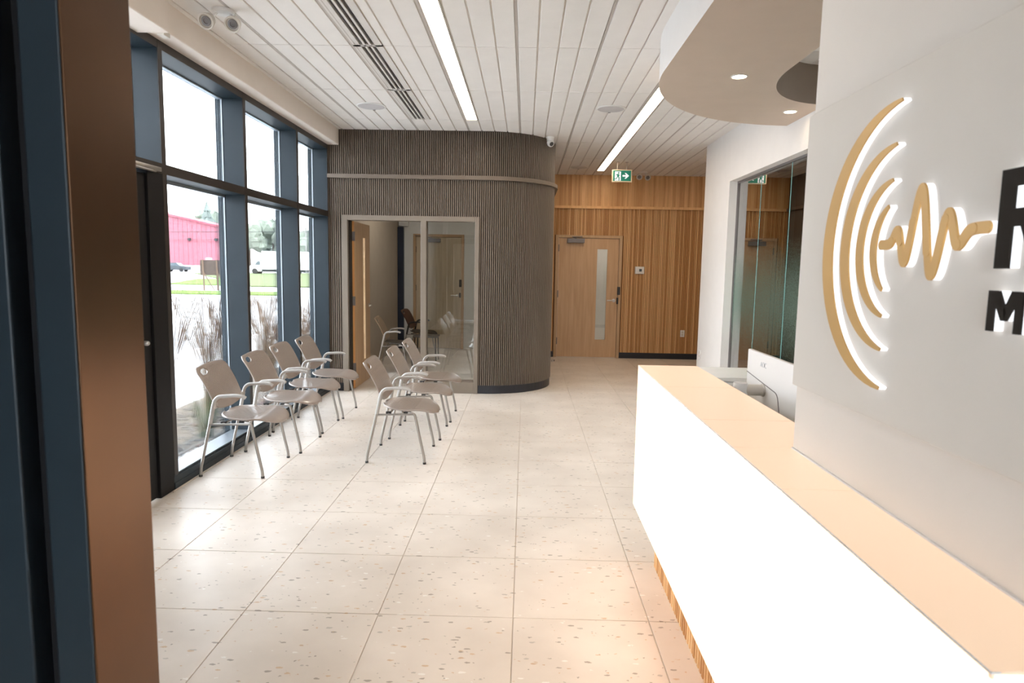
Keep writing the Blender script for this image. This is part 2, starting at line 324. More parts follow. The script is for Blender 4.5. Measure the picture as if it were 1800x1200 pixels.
# slotted vents
for k, (y0, lab) in enumerate(((CY + 2 * T, 'slotted air vent section closest to the taupe slatted room'), (CY, 'slotted air vent section in the middle of the run'), (CY - 2 * T, 'slotted air vent section furthest from the taupe slatted room'))):
    t = empty('air_vent', (CX - 2 * T, y0, CEIL), label=lab, cat='vent', group='slotted ceiling air vents'); l = 2 * T - .01
    b = MB(); x = .012
    for (a, c) in ((.012, .066), (.092, .108), (.134, .150), (.176, .228)): b.box(a, c, 0, l, -.003, .02)
    b.box(.012, .228, 0, .012, -.003, .02).box(.012, .228, l - .012, l, -.003, .02).build('frame', 'ventfr', t)
    MB().box(.028, .034, .012, l - .012, -.0034, -.002).build('edge_bead', 'tee', t)
    for a in (.066, .108, .150): MB().box(a, a + .026, .012, l - .012, .012, .028).build('slot', 'slot', t)
    for a in (.078, .120, .162): MB().box(a, a + .002, .012, l - .012, .002, .02).build('blade', 'closer', t)

def speaker(x, y, label):
    t = empty('ceiling_speaker', (x, y, CEIL), label=label, cat='speaker', group='round ceiling speakers')
    MB().lathe([(.150, .006), (.150, -.004), (.143, -.008), (.134, -.008), (.134, .0)], n=36).build('rim', 'whitepl', t, True)
    MB().lathe([(.134, .0), (.134, -.0075), (.08, -.009), (.001, -.0095)], n=36).build('grille', 'grille', t, True)
    MB().box(-.012, .012, .128, .146, -.0105, -.006).build('logo_tab', 'closer', t)
speaker(-1.60, 6.9, 'round ceiling speaker between the windows and the slotted vent'); speaker(.83, 6.88, 'round ceiling speaker over the floor beside the reception canopy'); speaker(.826, 10.8, 'round ceiling speaker over the passage near the oak door')

def emergency(x, y, z, rz, label, tilt=.5):
    t = empty('emergency_light', (x, y, z), rz, label=label, cat='light', group='twin-head emergency lights')
    b = MB().lathe([(.07, 0), (.07, -.012), (.062, -.02), (.001, -.022)], n=24); b.build('mount', 'whitepl', t, True)
    for sx, dy in ((-.075, -.02), (.07, .03)):
        c = Vector((sx, -.045 + dy, -.085)); d = Vector((sx * .6, -.8, -tilt)).normalized()
        MB().tube([(sx * .5, dy * .5, -.015), (sx * .85, dy * .5 - .005, -.05), c], .009, 8).build('arm', 'whitepl', t, True)
        q = d.to_track_quat('Z', 'Y'); hd = MB().lathe([(.022, -.05), (.040, -.03), (.046, .0), (.050, .018), (.050, .026), (.041, .026), (.036, .014), (.001, .010)], n=24)
        hd.v = [tuple(c + q @ Vector(v)) for v in hd.v]; h = hd.build('lamp_head', 'dimpl', t, True)
        ln = MB().lathe([(.030, .012), (.030, .020), (.017, .022), (.016, .016), (.001, .016)], n=20); ln.v = [tuple(c + q @ Vector(v)) for v in ln.v]; ln.build('lens_ring', 'closer', h, True)
emergency(-1.97, 4.40, CEIL, 0, 'twin-head emergency light on the ceiling near the windows'); emergency(1.92, 11.2, CEIL, 0, 'twin-head emergency light beside the green exit sign')

# ------------------------------------------------------------------ window wall
wall_left = MB().box(XL - .26, XL, -3, 3.09, 0, 2.99).box(XL - .30, XL - .17, -3, YBOX + .1, -.3, .02).box(XL - .34, XL + .0, -3, YBOX, 2.99, CEIL + .03).build('wall_left', 'alu', kind='structure')  # solid stretch near the camera is unseen, closed to cut daylight there
tag(wall_left, 'dark aluminium curtain wall of tall windows')
MY = [3.10, 4.405, 5.69, 6.99, 8.055]
for y in MY:
    MB().bbox(XL - .17, XL, y - .026, y + .026, 0, 2.99, .003).box(XL - .205, XL - .17, y - .016, y + .016, .02, 2.99).build('mullion', 'alu', wall_left)
    MB().bbox(XL - .002, XL + .004, y - .0255, y + .0255, .1, 2.99, .001).build('roomlit_face', 'aluroomlit', wall_left)  # thin room-side face added to carry the mullion's lamp-lit brown
    MB().box(XL - .232, XL - .205, y - .024, y + .024, 0, 3.0).build('mullion_cap', 'alu', wall_left); MB().box(XL - .184, XL - .172, y - .030, y + .030, .1, 2.94).build('glazing_bead', 'alulight', wall_left)
n_w = 0
for a, c in zip(MY[:-1], MY[1:]):
    y0, y1 = a + .026, c - .026; n_w += 1; door_bay = (a == 3.10)
    w = empty('window_%d' % n_w, (0, 0, 0), kind='structure')
    MB().bbox(XL - .17, XL - .002, y0, y1, 2.141, 2.208, .003).build('transom', 'alu', w)
    MB().bbox(XL - .17, XL - .002, y0, y1, 2.935, 2.99, .003).build('head_rail', 'alu', w)
    MB().box(XL - .003, XL + .003, y0, y1, 2.142, 2.207).box(XL - .003, XL + .003, y0, y1, 2.936, 2.989).build('roomlit_face', 'aluroomlit', w)  # same lamp-lit brown laid over the rails' room side
    MB().box(XL - .196, XL - .186, y0 - .01, y1 + .01, 2.19, 2.95).build('pane', 'glass', w)
    MB().box(XL - .19, XL - .17, y0, y1, 2.12, 2.145).box(XL - .19, XL - .17, y0, y1, 2.925, 2.94).build('glazing_bead', 'alulight', w)
    if not door_bay:
        MB().box(XL - .196, XL - .186, y0 - .01, y1 + .01, .08, 2.15).build('pane', 'glass', w)
        MB().bbox(XL - .17, XL - .006, y0, y1, .0, .098, .003).build('sill_rail', 'alu', w)
        MB().box(XL - .168, XL - .012, y0, y1, .098, .104).build('sill_top', 'alulight', w)
MB().bbox(XL - .012, XL + .010, 4.37, YBOX, 0, .05, .003).box(XL - .010, XL + .004, 4.37, YBOX, .05, .086).build('sill_base', 'alu', wall_left)
MB().box(XL + .010, XL + .020, 4.33, YBOX, -.005, .006).build('sealant_strip', 'grout', wall_left)
# head beam along the windows
beam = MB().bbox(XL - .2, -2.265, 4.20, YBOX + .02, 2.992, CEIL + .02, .006).build('trim_1', 'beam', kind='structure'); tag(beam, 'beige painted beam above the windows')
beam2 = MB().bbox(XL - .2, -2.20, -3, 4.17, 2.955, CEIL + .02, .006).build('trim_2', 'beam', kind='structure'); tag(beam2, 'deeper beige beam above the entrance')
MB().tube([(-2.255, 4.185, CEIL), (-2.245, 4.185, 2.97), (-2.26, 4.20, 2.955)], .008, 8).build('cable_conduit', 'dimpl', beam2, True)
MB().bbox(-2.28, -2.235, 4.165, 4.24, 2.945, 2.975, .004).build('bracket', 'dimpl', beam2)
# entrance door in the window wall
d = empty('door_1', (0, 0, 0), kind='structure'); tag(d, 'black framed glass entrance door in the window wall')
MB().bbox(XL - .10, XL + .004, 4.20, 4.379, 0, 2.141, .004).build('door_jamb', 'black', d)
dl = MB().bbox(XL - .06, XL - .012, 4.05, 4.195, .01, 2.12, .004).bbox(XL - .06, XL - .012, 3.14, 3.28, .01, 2.12, .004).box(XL - .06, XL - .012, 3.28, 4.05, .01, .25).box(XL - .06, XL - .012, 3.28, 4.05, 2.0, 2.12).build('door_leaf', 'black', d)
MB().box(XL - .040, XL - .032, 3.27, 4.06, .24, 2.01).build('pane', 'glass', dl)
MB().tube([(XL + .02, 3.36, 1.0), (XL + .02, 3.36, 1.3)], .012).build('pull_handle', 'steel', dl, True)
MB().bbox(XL + .004, XL + .045, 3.70, 4.30, 2.142, 2.170, .004).tube([(XL + .03, 4.25, 2.14), (XL + .07, 3.95, 2.13)], .008, 8).build('closer_arm', 'steel', d, True)
MB().lathe([(.016, 0), (.016, .02), (.010, .028), (.001, .028)], (XL - .012, 4.12, 1.05), 'x', 16).build('lock_cylinder', 'steel', dl, True)

# vestibule screen beside the camera
vs = empty('door_2', (0, 0, 0), kind='structure'); tag(vs, 'dark aluminium vestibule door frame')
MB().bbox(-.722, -.663, .957, 1.126, 0, CEIL, .003).build('jamb', 'alu', vs); MB().bbox(-.664, -.660, .9585, 1.1255, 0, CEIL, .001).build('cover_or_desklit_plate', 'aludesklit', vs)  # plate added to hold the desk glow on the jamb as colour
MB().box(-.742, -.722, .975, 1.10, 0, CEIL).build('gasket', 'black', vs)
MB().bbox(-.752, -.742, .990, 1.08, 0, CEIL, .001).build('door_stop', 'black', vs)
lf = MB().bbox(-.90, -.755, .952, 1.005, .01, 2.2, .003).bbox(-1.80, -1.66, .952, 1.005, .01, 2.2, .003).box(-1.66, -.90, .952, 1.005, .01, .25).box(-1.66, -.90, .952, 1.005, 2.08, 2.2).build('door_leaf', 'alu', vs)
MB().box(-1.67, -.89, .974, .982, .24, 2.09).build('pane', 'glass', lf)
MB().bbox(-1.90, -.722, .957, 1.126, 2.21, 2.28, .003).bbox(-1.90, -1.81, .957, 1.126, 0, 2.21, .003).bbox(-2.40, -1.90, .957, 1.126, 0, .1, .003).build('frame', 'alu', vs)
MB().box(-2.39, -1.90, 1.03, 1.04, .1, 2.95).box(-1.81, -.722, 1.03, 1.04, 2.28, 2.95).build('side_pane', 'glass', vs)

# ------------------------------------------------------------------ slatted meeting room
XB0, XC, RC, XS = -2.40, -.50, .85, .35
def box_path(off, y_end=YB):
    """facade line offset outwards by off, as (x, y, nx, ny) at arc length s"""
    L1 = XC - XB0; La = RC * PI / 2; L2 = y_end - (YBOX + RC)
    def at(s):
        if s <= L1: return (XB0 + s, YBOX - off, 0, -1)
        if s <= L1 + La:
            a = (s - L1) / RC; nx, ny = math.sin(a), -math.cos(a)
            return (XC + nx * (RC + off), YBOX + RC + ny * (RC + off), nx, ny)
        return (XS + off, YBOX + RC + s - L1 - La, 1, 0)
    return at, L1 + La + L2, L1
def path_strip(b, o0, o1, z0, z1, s0, s1, n):
    a0, Lt, _ = box_path(o0); a1, _, _ = box_path(o1); vs = []; ss = []
    s1 = min(s1, Lt)
    for k in range(n + 1):
        s = s0 + (s1 - s0) * k / n; p, q = a0(s), a1(s)
        vs += [(p[0], p[1], z0), (q[0], q[1], z0), (q[0], q[1], z1), (p[0], p[1], z1)]
    fs = [(4 * k + e, 4 * k + (e + 1) % 4, 4 * k + 4 + (e + 1) % 4, 4 * k + 4 + e) for k in range(n) for e in range(4)] + [(3, 2, 1, 0), tuple(4 * n + e for e in range(4))]
    b.add(vs, fs)
FX0, FX1, FZ = -2.233, -.567, 2.166
room = MB(); _, LT, L1 = box_path(0)
path_strip(room, -.10, 0, FZ, CEIL + .02, 0, LT, 80)
path_strip(room, -.10, 0, 0, FZ, FX1 - XB0, LT, 60); path_strip(room, -.10, 0, 0, FZ, 0, FX0 - XB0, 2)
wall_room = room.build('wall_meeting_room', 'taupeback', kind='structure'); tag(wall_room, 'curved taupe slatted wall of the small meeting room')
PITCH_S = .0252
def slats(z0, z1, skip=None):
    b = MB(); s = .006; n = 0
    at, Lt, _ = box_path(0); hw = .0068
    while s < Lt - .01:
        x, y, nx, ny = at(s); tx, ty = -ny, nx
        if not (skip and skip[0] < s < skip[1]):
            pr = [(-hw, 0), (-hw, .013), (-hw * .7, .016), (hw * .7, .016), (hw, .013), (hw, 0)]; vs = []
            for z in (z0, z1): vs += [(x + tx * a + nx * d, y + ty * a + ny * d, z) for a, d in pr]
            b.add(vs, [(k, k + 1, k + 7, k + 6) for k in range(5)] + [(5, 4, 3, 2, 1, 0), (6, 7, 8, 9, 10, 11)])
        s += PITCH_S
    return b
ox = (FX0 - XB0 - .004, FX1 - XB0 + .004)
lo = slats(.105, FZ + .001, ox); hi = slats(FZ + .001, 2.602); n = len(lo.v); lo.v += hi.v; lo.f += [tuple(i + n for i in f) for f in hi.f]; lo.t += hi.t
lo.build('slat_cladding', 'taupe', wall_room, kind='stuff')
slats(2.648, CEIL).build('slat_cladding', 'taupe', wall_room, kind='stuff')
b = MB(); path_strip(b, 0, .055, 2.602, 2.648, 0, LT, 90); b.build('ledge', 'taupe', wall_room, True)
b = MB(); path_strip(b, .0, .006, 0, .103, 0, FX0 - XB0, 2); path_strip(b, .0, .006, 0, .103, FX1 - XB0, LT, 60); b.build('baseboard', 'base', wall_room)
# door-and-sidelight frame of the room
fr = empty('door_3', (0, 0, 0), kind='structure'); tag(fr, 'taupe frame with an open oak door and glass sidelight')
fy0, fy1 = YBOX - .03, YBOX + .12
MB().bbox(FX0, FX0 + .066, fy0, fy1, 0, FZ, .003).build('jamb', 'frame', fr); MB().bbox(FX1 - .053, FX1, fy0, fy1, 0, FZ, .003).build('jamb', 'frame', fr)
MB().bbox(-1.278, -1.208, fy0, fy1, 0, FZ - .055, .003).build('mullion', 'frame', fr); MB().bbox(FX0 + .066, FX1 - .053, fy0, fy1, FZ - .06, FZ, .003).build('head', 'frame', fr)
MB().bbox(-1.208, FX1 - .053, fy0 + .01, fy1, 0, .145, .003).build('bottom_rail', 'frame', fr)
MB().box(-1.208, FX1 - .053, YBOX + .03, YBOX + .05, .145, .165).build('glazing_bead', 'taupe', fr)
MB().box(-1.20, FX1 - .06, YBOX + .055, YBOX + .063, .14, FZ - .058).build('pane', 'roomglass', fr)
MB().box(FX0 + .066, FX0 + .082, YBOX + .02, YBOX + .12, 0, FZ - .06).build('door_stop', 'taupeback', fr)
# open leaf: hinged at the jamb, swung into the room
leaf = empty('door_leaf', (-2.148, YBOX + .125, 0)); leaf.parent = fr; leaf.rotation_euler.z = math.radians(90.5)
lw = .84
lb = MB().box(0, .45, -.0225, .0225, .012, 2.10).box(.56, lw, -.0225, .0225, .012, 2.10).box(.45, .56, -.0225, .0225, .012, .32).box(.45, .56, -.0225, .0225, 1.92, 2.10)
def to_world(bld, o):
    R = Matrix.Rotation(o.rotation_euler.z, 4, 'Z'); bld.v = [tuple(R @ Vector(v) + o.location) for v in bld.v]; return bld
def world_build(bld, o, name, m, parent, sm=False): return to_world(bld, o).build(name, m, parent, sm)
lref = leaf; 
leafmesh = world_build(lb, lref, 'door_leaf', 'oak', fr)
world_build(MB().box(-.0012, 0, -.0225, .0225, .012, 2.10), lref, 'leaf_edge', 'oakedge', leafmesh)
world_build(MB().box(.448, .562, -.004, .004, .318, 1.922), lref, 'vision_pane', 'glass', leafmesh)
world_build(MB().box(.444, .452, -.026, .026, .31, 1.93).box(.558, .566, -.026, .026, .31, 1.93), lref, 'lite_trim', 'oakframe', leafmesh)
for z in (.22, 1.06, 1.86): world_build(MB().bbox(-.004, .003, -.03, .012, z, z + .115, .001).lathe([(.007, z), (.007, z + .115)], (-.008, -.028, 0), 'z', 10), lref, 'hinge', 'closer', leafmesh)
for s in (-1, 1):
    world_build(MB().lathe([(.027, s * .0225), (.027, s * .032), (.012, s * .034), (.011, s * .055)], (lw - .07, 0, 1.02), 'y', 18).tube([(lw - .07, s * .055, 1.02), (lw - .17, s * .058, 1.02)], .010, 10), lref, 'lever_handle', 'steel', leafmesh, True)
bpy.data.objects.remove(leaf)

# inside of the meeting room
YR = 12.5
rw = MB().box(XL - .25, XL, YBOX + .1, 8.30, 0, CEIL + .02).box(XL - .25, XL, 9.25, YR, 0, CEIL + .02).box(XL - .25, XL, 8.30, 9.25, 0, .12).box(XL - .25, XL, 8.30, 9.25, 2.90, CEIL + .02).build('wall_room_left', 'roomwall', kind='structure'); tag(rw, 'beige inner wall behind the open oak door')
rb = MB().box(XL - .25, -2.12, YR, YR + .12, 0, CEIL).box(-1.16, XS, YR, YR + .12, 0, CEIL).box(-2.12, -1.16, YR, YR + .12, 2.16, CEIL).box(-2.12, -1.16, YR + .10, YR + .12, 0, 2.16).build('wall_room_back', 'roomwhite', kind='structure'); tag(rb, 'white back wall inside the meeting room')
rr = MB().box(XS - .10, XS - .02, YBOX + RC, YR, 0, CEIL).build('wall_room_right', 'roomwhite', kind='structure'); tag(rr, 'white side wall inside the meeting room')
w15 = empty('window_15', (0, 0, 0), kind='structure'); tag(w15, 'window behind the open oak door'); MB().box(XL - .20, XL - .19, 8.30, 9.25, .12, 2.90).build('pane', 'glass', w15); MB().bbox(XL - .17, XL - .02, 8.30, 9.25, 2.141, 2.208, .003).build('transom', 'alu', w15)
nc = MB().bbox(-2.40, -2.29, YR - .10, YR - .005, 0, 2.28, .004).build('trim_3', 'navy', kind='structure'); tag(nc, 'narrow navy post in the corner of the meeting room')
wb = MB().bbox(-2.385, -2.20, YR - .06, YR - .006, 2.30, 2.62, .006).build('wall_box', 'whitepl'); tag(wb, 'white wall unit above the navy post', 'wall unit')
d4 = empty('door_4', (0, 0, 0), kind='structure'); tag(d4, 'pale oak door inside the meeting room')
MB().bbox(-2.12, -2.07, YR - .02, YR + .10, 0, 2.16, .003).build('jamb', 'oakframe', d4); MB().bbox(-1.21, -1.16, YR - .02, YR + .10, 0, 2.16, .003).build('jamb', 'oakframe', d4); MB().bbox(-2.07, -1.21, YR - .02, YR + .10, 2.11, 2.16, .003).build('head', 'oakframe', d4)
dl4 = MB().bbox(-2.066, -1.214, YR + .0, YR + .045, .01, 2.106, .002).build('door_leaf', 'oakpale', d4)
MB().bbox(-1.92, -1.60, YR - .05, YR - .001, 2.01, 2.08, .006).tube([(-1.75, YR - .03, 2.08), (-1.95, YR - .10, 2.12), (-2.08, YR - .02, 2.13)], .008, 8).build('closer', 'closer', dl4)
MB().lathe([(.028, 0), (.028, -.012), (.012, -.014), (.011, -.05)], (-1.285, YR, 1.02), 'y', 18).tube([(-1.285, YR - .05, 1.02), (-1.40, YR - .052, 1.02)], .010, 10).build('lever_handle', 'steel', dl4, True)
MB().bbox(-1.25, -1.20, YR - .03, YR - .003, 1.18, 1.32, .004).bbox(-1.25, -1.215, YR - .012, YR - .001, .98, 1.07, .003).build('card_reader', 'dark', dl4)
for z in (.25, 1.1, 1.82): MB().bbox(-2.078, -2.062, YR - .008, YR + .004, z, z + .11, .001).build('hinge', 'dark', dl4)
rl = empty('room_light', (-1.45, 10.2, CEIL - .002), label='square recessed ceiling light inside the meeting room', cat='light')
MB().box(-.30, .30, -.30, .30, -.006, .01).build('frame', 'tee', rl); MB().box(-.28, .28, -.28, .28, -.010, -.006).build('diffuser', 'roomlamp', rl)
tb = empty('side_table', (-1.62, 10.85, 0), label='low dark side table between the meeting room chairs', cat='table')
MB().bbox(-.20, .20, -.18, .18, .40, .425, .004).build('table_top', 'table', tb)
for sx in (-1, 1):
    for sy in (-1, 1): MB().tube([(sx * .17, sy * .15, .40), (sx * .18, sy * .16, 0)], .010, 8).build('leg', 'dark', tb, True)

# ------------------------------------------------------------------ fir slat wall, oak door
wb_ = MB().box(XS - .1, .522, YB + .012, YB + .14, 0, CEIL + .02).box(1.68, 4.6, YB + .012, YB + .14, 0, CEIL + .02).box(.522, 1.68, YB + .012, YB + .14, 2.145, CEIL + .02).build('wall_back', 'woodback', kind='structure')
tag(wb_, 'warm fir slat wall at the end of the passage')
def fir(z0, z1, w, pitch, proud, holes=(), amp=1.):
    b = MB(); x = XS + .004
    while x < 4.5:
        tone = .5 + (random.random() - .5) * amp; spans = [(z0, z1)]
        for (hx0, hx1, hz) in holes:
            if hx0 < x + w and x < hx1: spans = [(hz, z1)]
        for a, c in spans: b.box(x, x + w, YB - proud, YB + .012, a, c, tone + .001)
        x += pitch
    return b
fir(.102, 2.602, .0200, .0300, .012, ((.515, 1.685, 2.147),)).build('slat_cladding', 'woodslat', wb_, kind='stuff')
fir(2.646, CEIL, .0270, .0300, .006, (), .45).build('slat_cladding', 'woodslat', wb_, kind='stuff')
MB().box(XS, 4.5, YB - .05, YB + .01, 2.602, 2.646, .72).build('ledge', 'woodslat', wb_)
MB().box(1.685, 4.5, YB - .016, YB + .01, 0, .10).box(XS, .515, YB - .016, YB + .01, 0, .10).build('baseboard', 'base', wb_)
d5 = empty('door_5', (0, 0, 0), kind='structure'); tag(d5, 'oak door with a tall narrow window in the fir wall')
MB().bbox(.520, .572, YB - .022, YB + .11, 0, 2.145, .003).build('jamb', 'oakframe', d5); MB().bbox(1.630, 1.682, YB - .022, YB + .11, 0, 2.145, .003).build('jamb', 'oakframe', d5); MB().bbox(.572, 1.630, YB - .022, YB + .11, 2.098, 2.145, .003).build('head', 'oakframe', d5)
dl5 = MB().box(.577, 1.25, YB + .0, YB + .045, .01, 2.093).box(1.43, 1.625, YB + .0, YB + .045, .01, 2.093).box(1.25, 1.43, YB, YB + .045, .01, .32).box(1.25, 1.43, YB, YB + .045, 1.91, 2.093).build('door_leaf', 'oak', d5)
MB().box(1.245, 1.435, YB + .018, YB + .026, .315, 1.915).build('vision_pane', 'roomglass', dl5)
MB().bbox(.72, 1.02, YB - .065, YB - .001, 2.01, 2.085, .006).tube([(.88, YB - .04, 2.085), (.80, YB - .08, 2.11), (.98, YB - .02, 2.115)], .010, 8).build('closer', 'closer', dl5)
MB().lathe([(.030, 0), (.030, -.014), (.013, -.016), (.012, -.055)], (1.565, YB, 1.02), 'y', 18).tube([(1.565, YB - .055, 1.02), (1.44, YB - .058, 1.02)], .011, 10).build('lever_handle', 'steel', dl5, True)
MB().bbox(1.615, 1.665, YB - .045, YB - .02, 1.12, 1.26, .004).build('card_reader', 'dark', d5); MB().bbox(1.606, 1.64, YB - .03, YB - .015, .96, 1.07, .003).build('strike', 'dark', d5)
for z in (.23, 1.06, 1.86): MB().bbox(.566, .584, YB - .030, YB - .012, z, z + .12, .002).build('hinge', 'closer', d5)
# bright corridor seen through the narrow window
ch = MB().box(.3, 2.4, 13.6, 13.7, 0, CEIL).box(.3, .4, YB + .14, 13.6, 0, CEIL).box(2.3, 2.4, YB + .14, 13.6, 0, CEIL).build('wall_corridor', 'roomwhite', kind='structure'); tag(ch, 'pale corridor wall behind the oak door')
cf = MB().box(.3, 2.4, YB + .14, 13.7, -.05, 0).build('floor_corridor', 'slab', kind='structure'); tag(cf, 'grey corridor floor behind the oak door')
cl = empty('corridor_light', (1.35, 12.7, CEIL - .002), label='corridor ceiling light behind the oak door window', cat='light')
MB().box(-.3, .3, -.3, .3, -.006, .01).build('frame', 'tee', cl); MB().box(-.28, .28, -.28, .28, -.010, -.006).build('diffuser', 'roomlamp', cl)

# exit sign
ex = empty('exit_sign', (1.427, 10.2, 2.967), label='green running man exit sign with white arrow hung from the ceiling', cat='sign')
MB().bbox(-.150, .150, -.018, .018, -.0925, .0925, .004).build('frame', 'cream', ex)
MB().box(-.134, .134, -.0195, -.017, -.0775, .0775).build('green_panel', 'signgreen', ex)
pic = MB().prism([(-.108, -.072), (-.018, -.072), (-.018, .062), (-.108, .062)], 'y', -.0210, -.0192).build('door_pictogram', 'signwhite', ex)
man = MB(); 
def poly(p): man.prism(p, 'y', -.0222, -.0208)
poly([(-.052 + .013 * math.cos(a), .043 + .013 * math.sin(a)) for a in (2 * PI * k / 12 for k in range(12))])
poly([(-.080, .026), (-.052, .028), (-.046, -.004), (-.074, -.010)]); poly([(-.078, .026), (-.098, .010), (-.094, .002), (-.074, .014)]); poly([(-.054, .026), (-.026, .004), (-.030, -.004), (-.056, .012)])
poly([(-.066, -.006), (-.046, -.004), (-.034, -.042), (-.040, -.072), (-.052, -.070), (-.050, -.040)]); poly([(-.074, -.008), (-.058, -.010), (-.080, -.052), (-.108, -.052), (-.108, -.040), (-.088, -.040)])
man.build('running_figure', 'signgreen', ex)
MB().prism([(.008, -.012), (.062, -.012), (.038, -.042), (.058, -.042), (.106, 0), (.058, .042), (.038, .042), (.062, .012), (.008, .012)], 'y', -.0210, -.0192).build('arrow', 'signwhite', ex)
for sx in (-.07, .07): MB().tube([(sx, 0, .09), (sx, 0, .206)], .006, 8).lathe([(.022, .196), (.022, .207)], (sx, 0, 0), 'z', 14).build('hanger', 'tee', ex, True)
# small wall devices
th = empty('thermostat', (1.995, YB - .012, 1.555), label='white square thermostat with dark display on the fir wall', cat='thermostat')
MB().bbox(-.078, .078, -.026, 0, -.062, .062, .012).build('body', 'whitepl', th, True); MB().box(-.012, .034, -.028, -.0255, -.022, .024).build('display', 'carglass', th); MB().bbox(-.082, .082, -.006, .002, -.066, .066, .003).build('back_plate', 'dimpl', th)
def outlet(x, y, z, rz, label, g):
    t = empty('wall_outlet', (x, y, z), rz, label=label, cat='outlet', group=g)
    MB().bbox(-.038, .038, -.008, 0, -.060, .060, .003).build('cover_or_desklit_plate', 'whitepl', t); 
    for dz in (-.022, .022): MB().bbox(-.017, .017, -.010, -.007, dz - .016, dz + .016, .003).build('socket', 'dimpl', t)
outlet(2.789, YB - .012, .459, 0, 'white power outlet low on the fir slat wall', 'power outlets'); outlet(XR, 8.70, .47, PI / 2 * -1, 'white power outlet low on the curved white wall', 'power outlets')
st = empty('door_stop', (.49, 11.05, 0), label='small steel dome door stop on the floor by the slatted curve', cat='door stop')
MB().lathe([(.026, 0), (.026, .008), (.020, .024), (.010, .034), (.001, .036)], n=18).build('dome', 'steel', st, True); MB().bbox(.018, .030, -.016, .016, .006, .030, .003).build('bumper', 'dark', st)
sc_ = empty('security_camera', (.275, 8.36, CEIL), label='white turret security camera at the top of the slatted curve', cat='camera')
MB().lathe([(.052, 0), (.052, -.016), (.046, -.024), (.046, -.05), (.001, -.052)], n=24).build('mount', 'whitepl', sc_, True)
hd = MB().lathe([(.001, -.045), (.022, -.042), (.038, -.028), (.045, .0), (.043, .018), (.036, .026), (.001, .026)], n=24); q = Vector((.45, -.75, -.5)).to_track_quat('Z', 'Y'); c = Vector((.004, -.006, -.078)); hd.v = [tuple(c + q @ Vector(v)) for v in hd.v]; ho = hd.build('camera_ball', 'whitepl', sc_, True)
ln = MB().lathe([(.026, .024), (.026, .029), (.001, .030)], n=20); ln.v = [tuple(c + q @ Vector(v)) for v in ln.v]; ln.build('lens', 'dark', ho, True)

# ------------------------------------------------------------------ white wall with office glass
OY0, OY1, OZ0, OZ1 = 2.6, 7.79, .29, 2.595
RW = .40; yc = 8.80
w = MB().box(XR, XR + .16, -3, OY0, 0, CEIL + .02).box(XR, XR + .16, OY0, OY1, OZ1, CEIL + .02).box(XR, XR + .16, OY0, OY1, 0, OZ0)
ring = [(XR, OY1), (XR, yc)] + [(XR + RW - RW * math.cos(a), yc + RW * math.sin(a)) for a in (PI / 2 * k / 14 for k in range(1, 15))] + [(4.5, yc + RW), (4.5, yc + RW - .16), (XR + RW, yc + RW - .16)] + [(XR + RW - (RW - .16) * math.sin(a), yc + (RW - .16) * math.cos(a)) for a in (PI / 2 * k / 8 for k in range(1, 9))] + [(XR + .16, OY1)]
w.prism(ring, 'z', 0, CEIL + .02)
wall_right = w.build('wall_right', 'white', kind='structure', smooth=True); tag(wall_right, 'white wall with a rounded corner and an office window')
wo = empty('window_20', (0, 0, 0), kind='structure'); tag(wo, 'green tinted office window with a fading frosted band')
pj = [OY1, 7.04, 6.25, 5.46, 4.67, 3.88, OY0]
for a, c in zip(pj[:-1], pj[1:]):
    MB().box(XR + .105, XR + .115, c + .004, a - .004, OZ0 + .01, OZ1 - .01).build('pane', 'office', wo)
for y in pj[1:-1]: MB().box(XR + .103, XR + .117, y - .004, y + .004, OZ0 + .01, OZ1 - .01).build('pane_joint', 'edgeglass', wo)
MB().box(XR + .09, XR + .13, OY0, OY1, OZ1 - .02, OZ1).box(XR + .09, XR + .13, OY0, OY1, OZ0, OZ0 + .02).box(XR + .09, XR + .13, OY1 - .012, OY1, OZ0, OZ1).build('channel', 'closer', wo)
of = MB().box(4.5, 4.6, -3, 12, 0, CEIL).box(XR + .16, 4.5, 2.2, 2.3, 0, CEIL).box(XR + .16, 4.5, 8.9, 9.0, 0, CEIL).box(XR + .16, 4.5, 2.3, 8.9, CEIL - .02, CEIL).box(XR + .16, 4.5, 2.3, 8.9, -.004, .004).build('wall_office', 'officewall', kind='structure'); tag(of, 'unlit office behind the tinted glass')
bk = MB().box(-2.6, -1.4, -3.12, -3, 0, CEIL).box(.0, 4.6, -3.12, -3, 0, CEIL).box(-1.4, .0, -3.12, -3, 2.8, CEIL).build('wall_front', 'white', kind='structure'); tag(bk, 'white wall behind the visitor')
w16 = empty('window_16', (0, 0, 0), kind='structure'); tag(w16, 'added unseen glass opening that lights the vestibule post'); MB().box(-1.4, .0, -3.08, -3.07, 0, 2.8).build('pane', 'glass', w16); MB().bbox(-.73, -.67, -3.12, -3.0, 0, 2.8, .003).build('mullion', 'alu', w16)  # opening out of view, added to light the post's camera side
cb = empty('back_counter', (1.9, 5.42, 0), label='low white back counter in front of the office glass', cat='counter')
MB().bbox(-.40, .40, -.28, .28, .71, .74, .003).build('counter_top', 'whitepl', cb); MB().box(-.39, .39, -.26, .26, .08, .71).build('carcass', 'whitepl', cb)
for k in range(2):
    dd = MB().bbox(-.385 + k * .39, -.005 + k * .39, -.278, -.26, .09, .70, .002).build('cabinet_door', 'whitepl', cb); MB().box(-.22 + k * .39, -.17 + k * .39, -.29, -.278, .62, .635).build('handle', 'steel', dd)
MB().box(-.38, .38, -.24, .26, 0, .08).build('plinth', 'dark', cb)

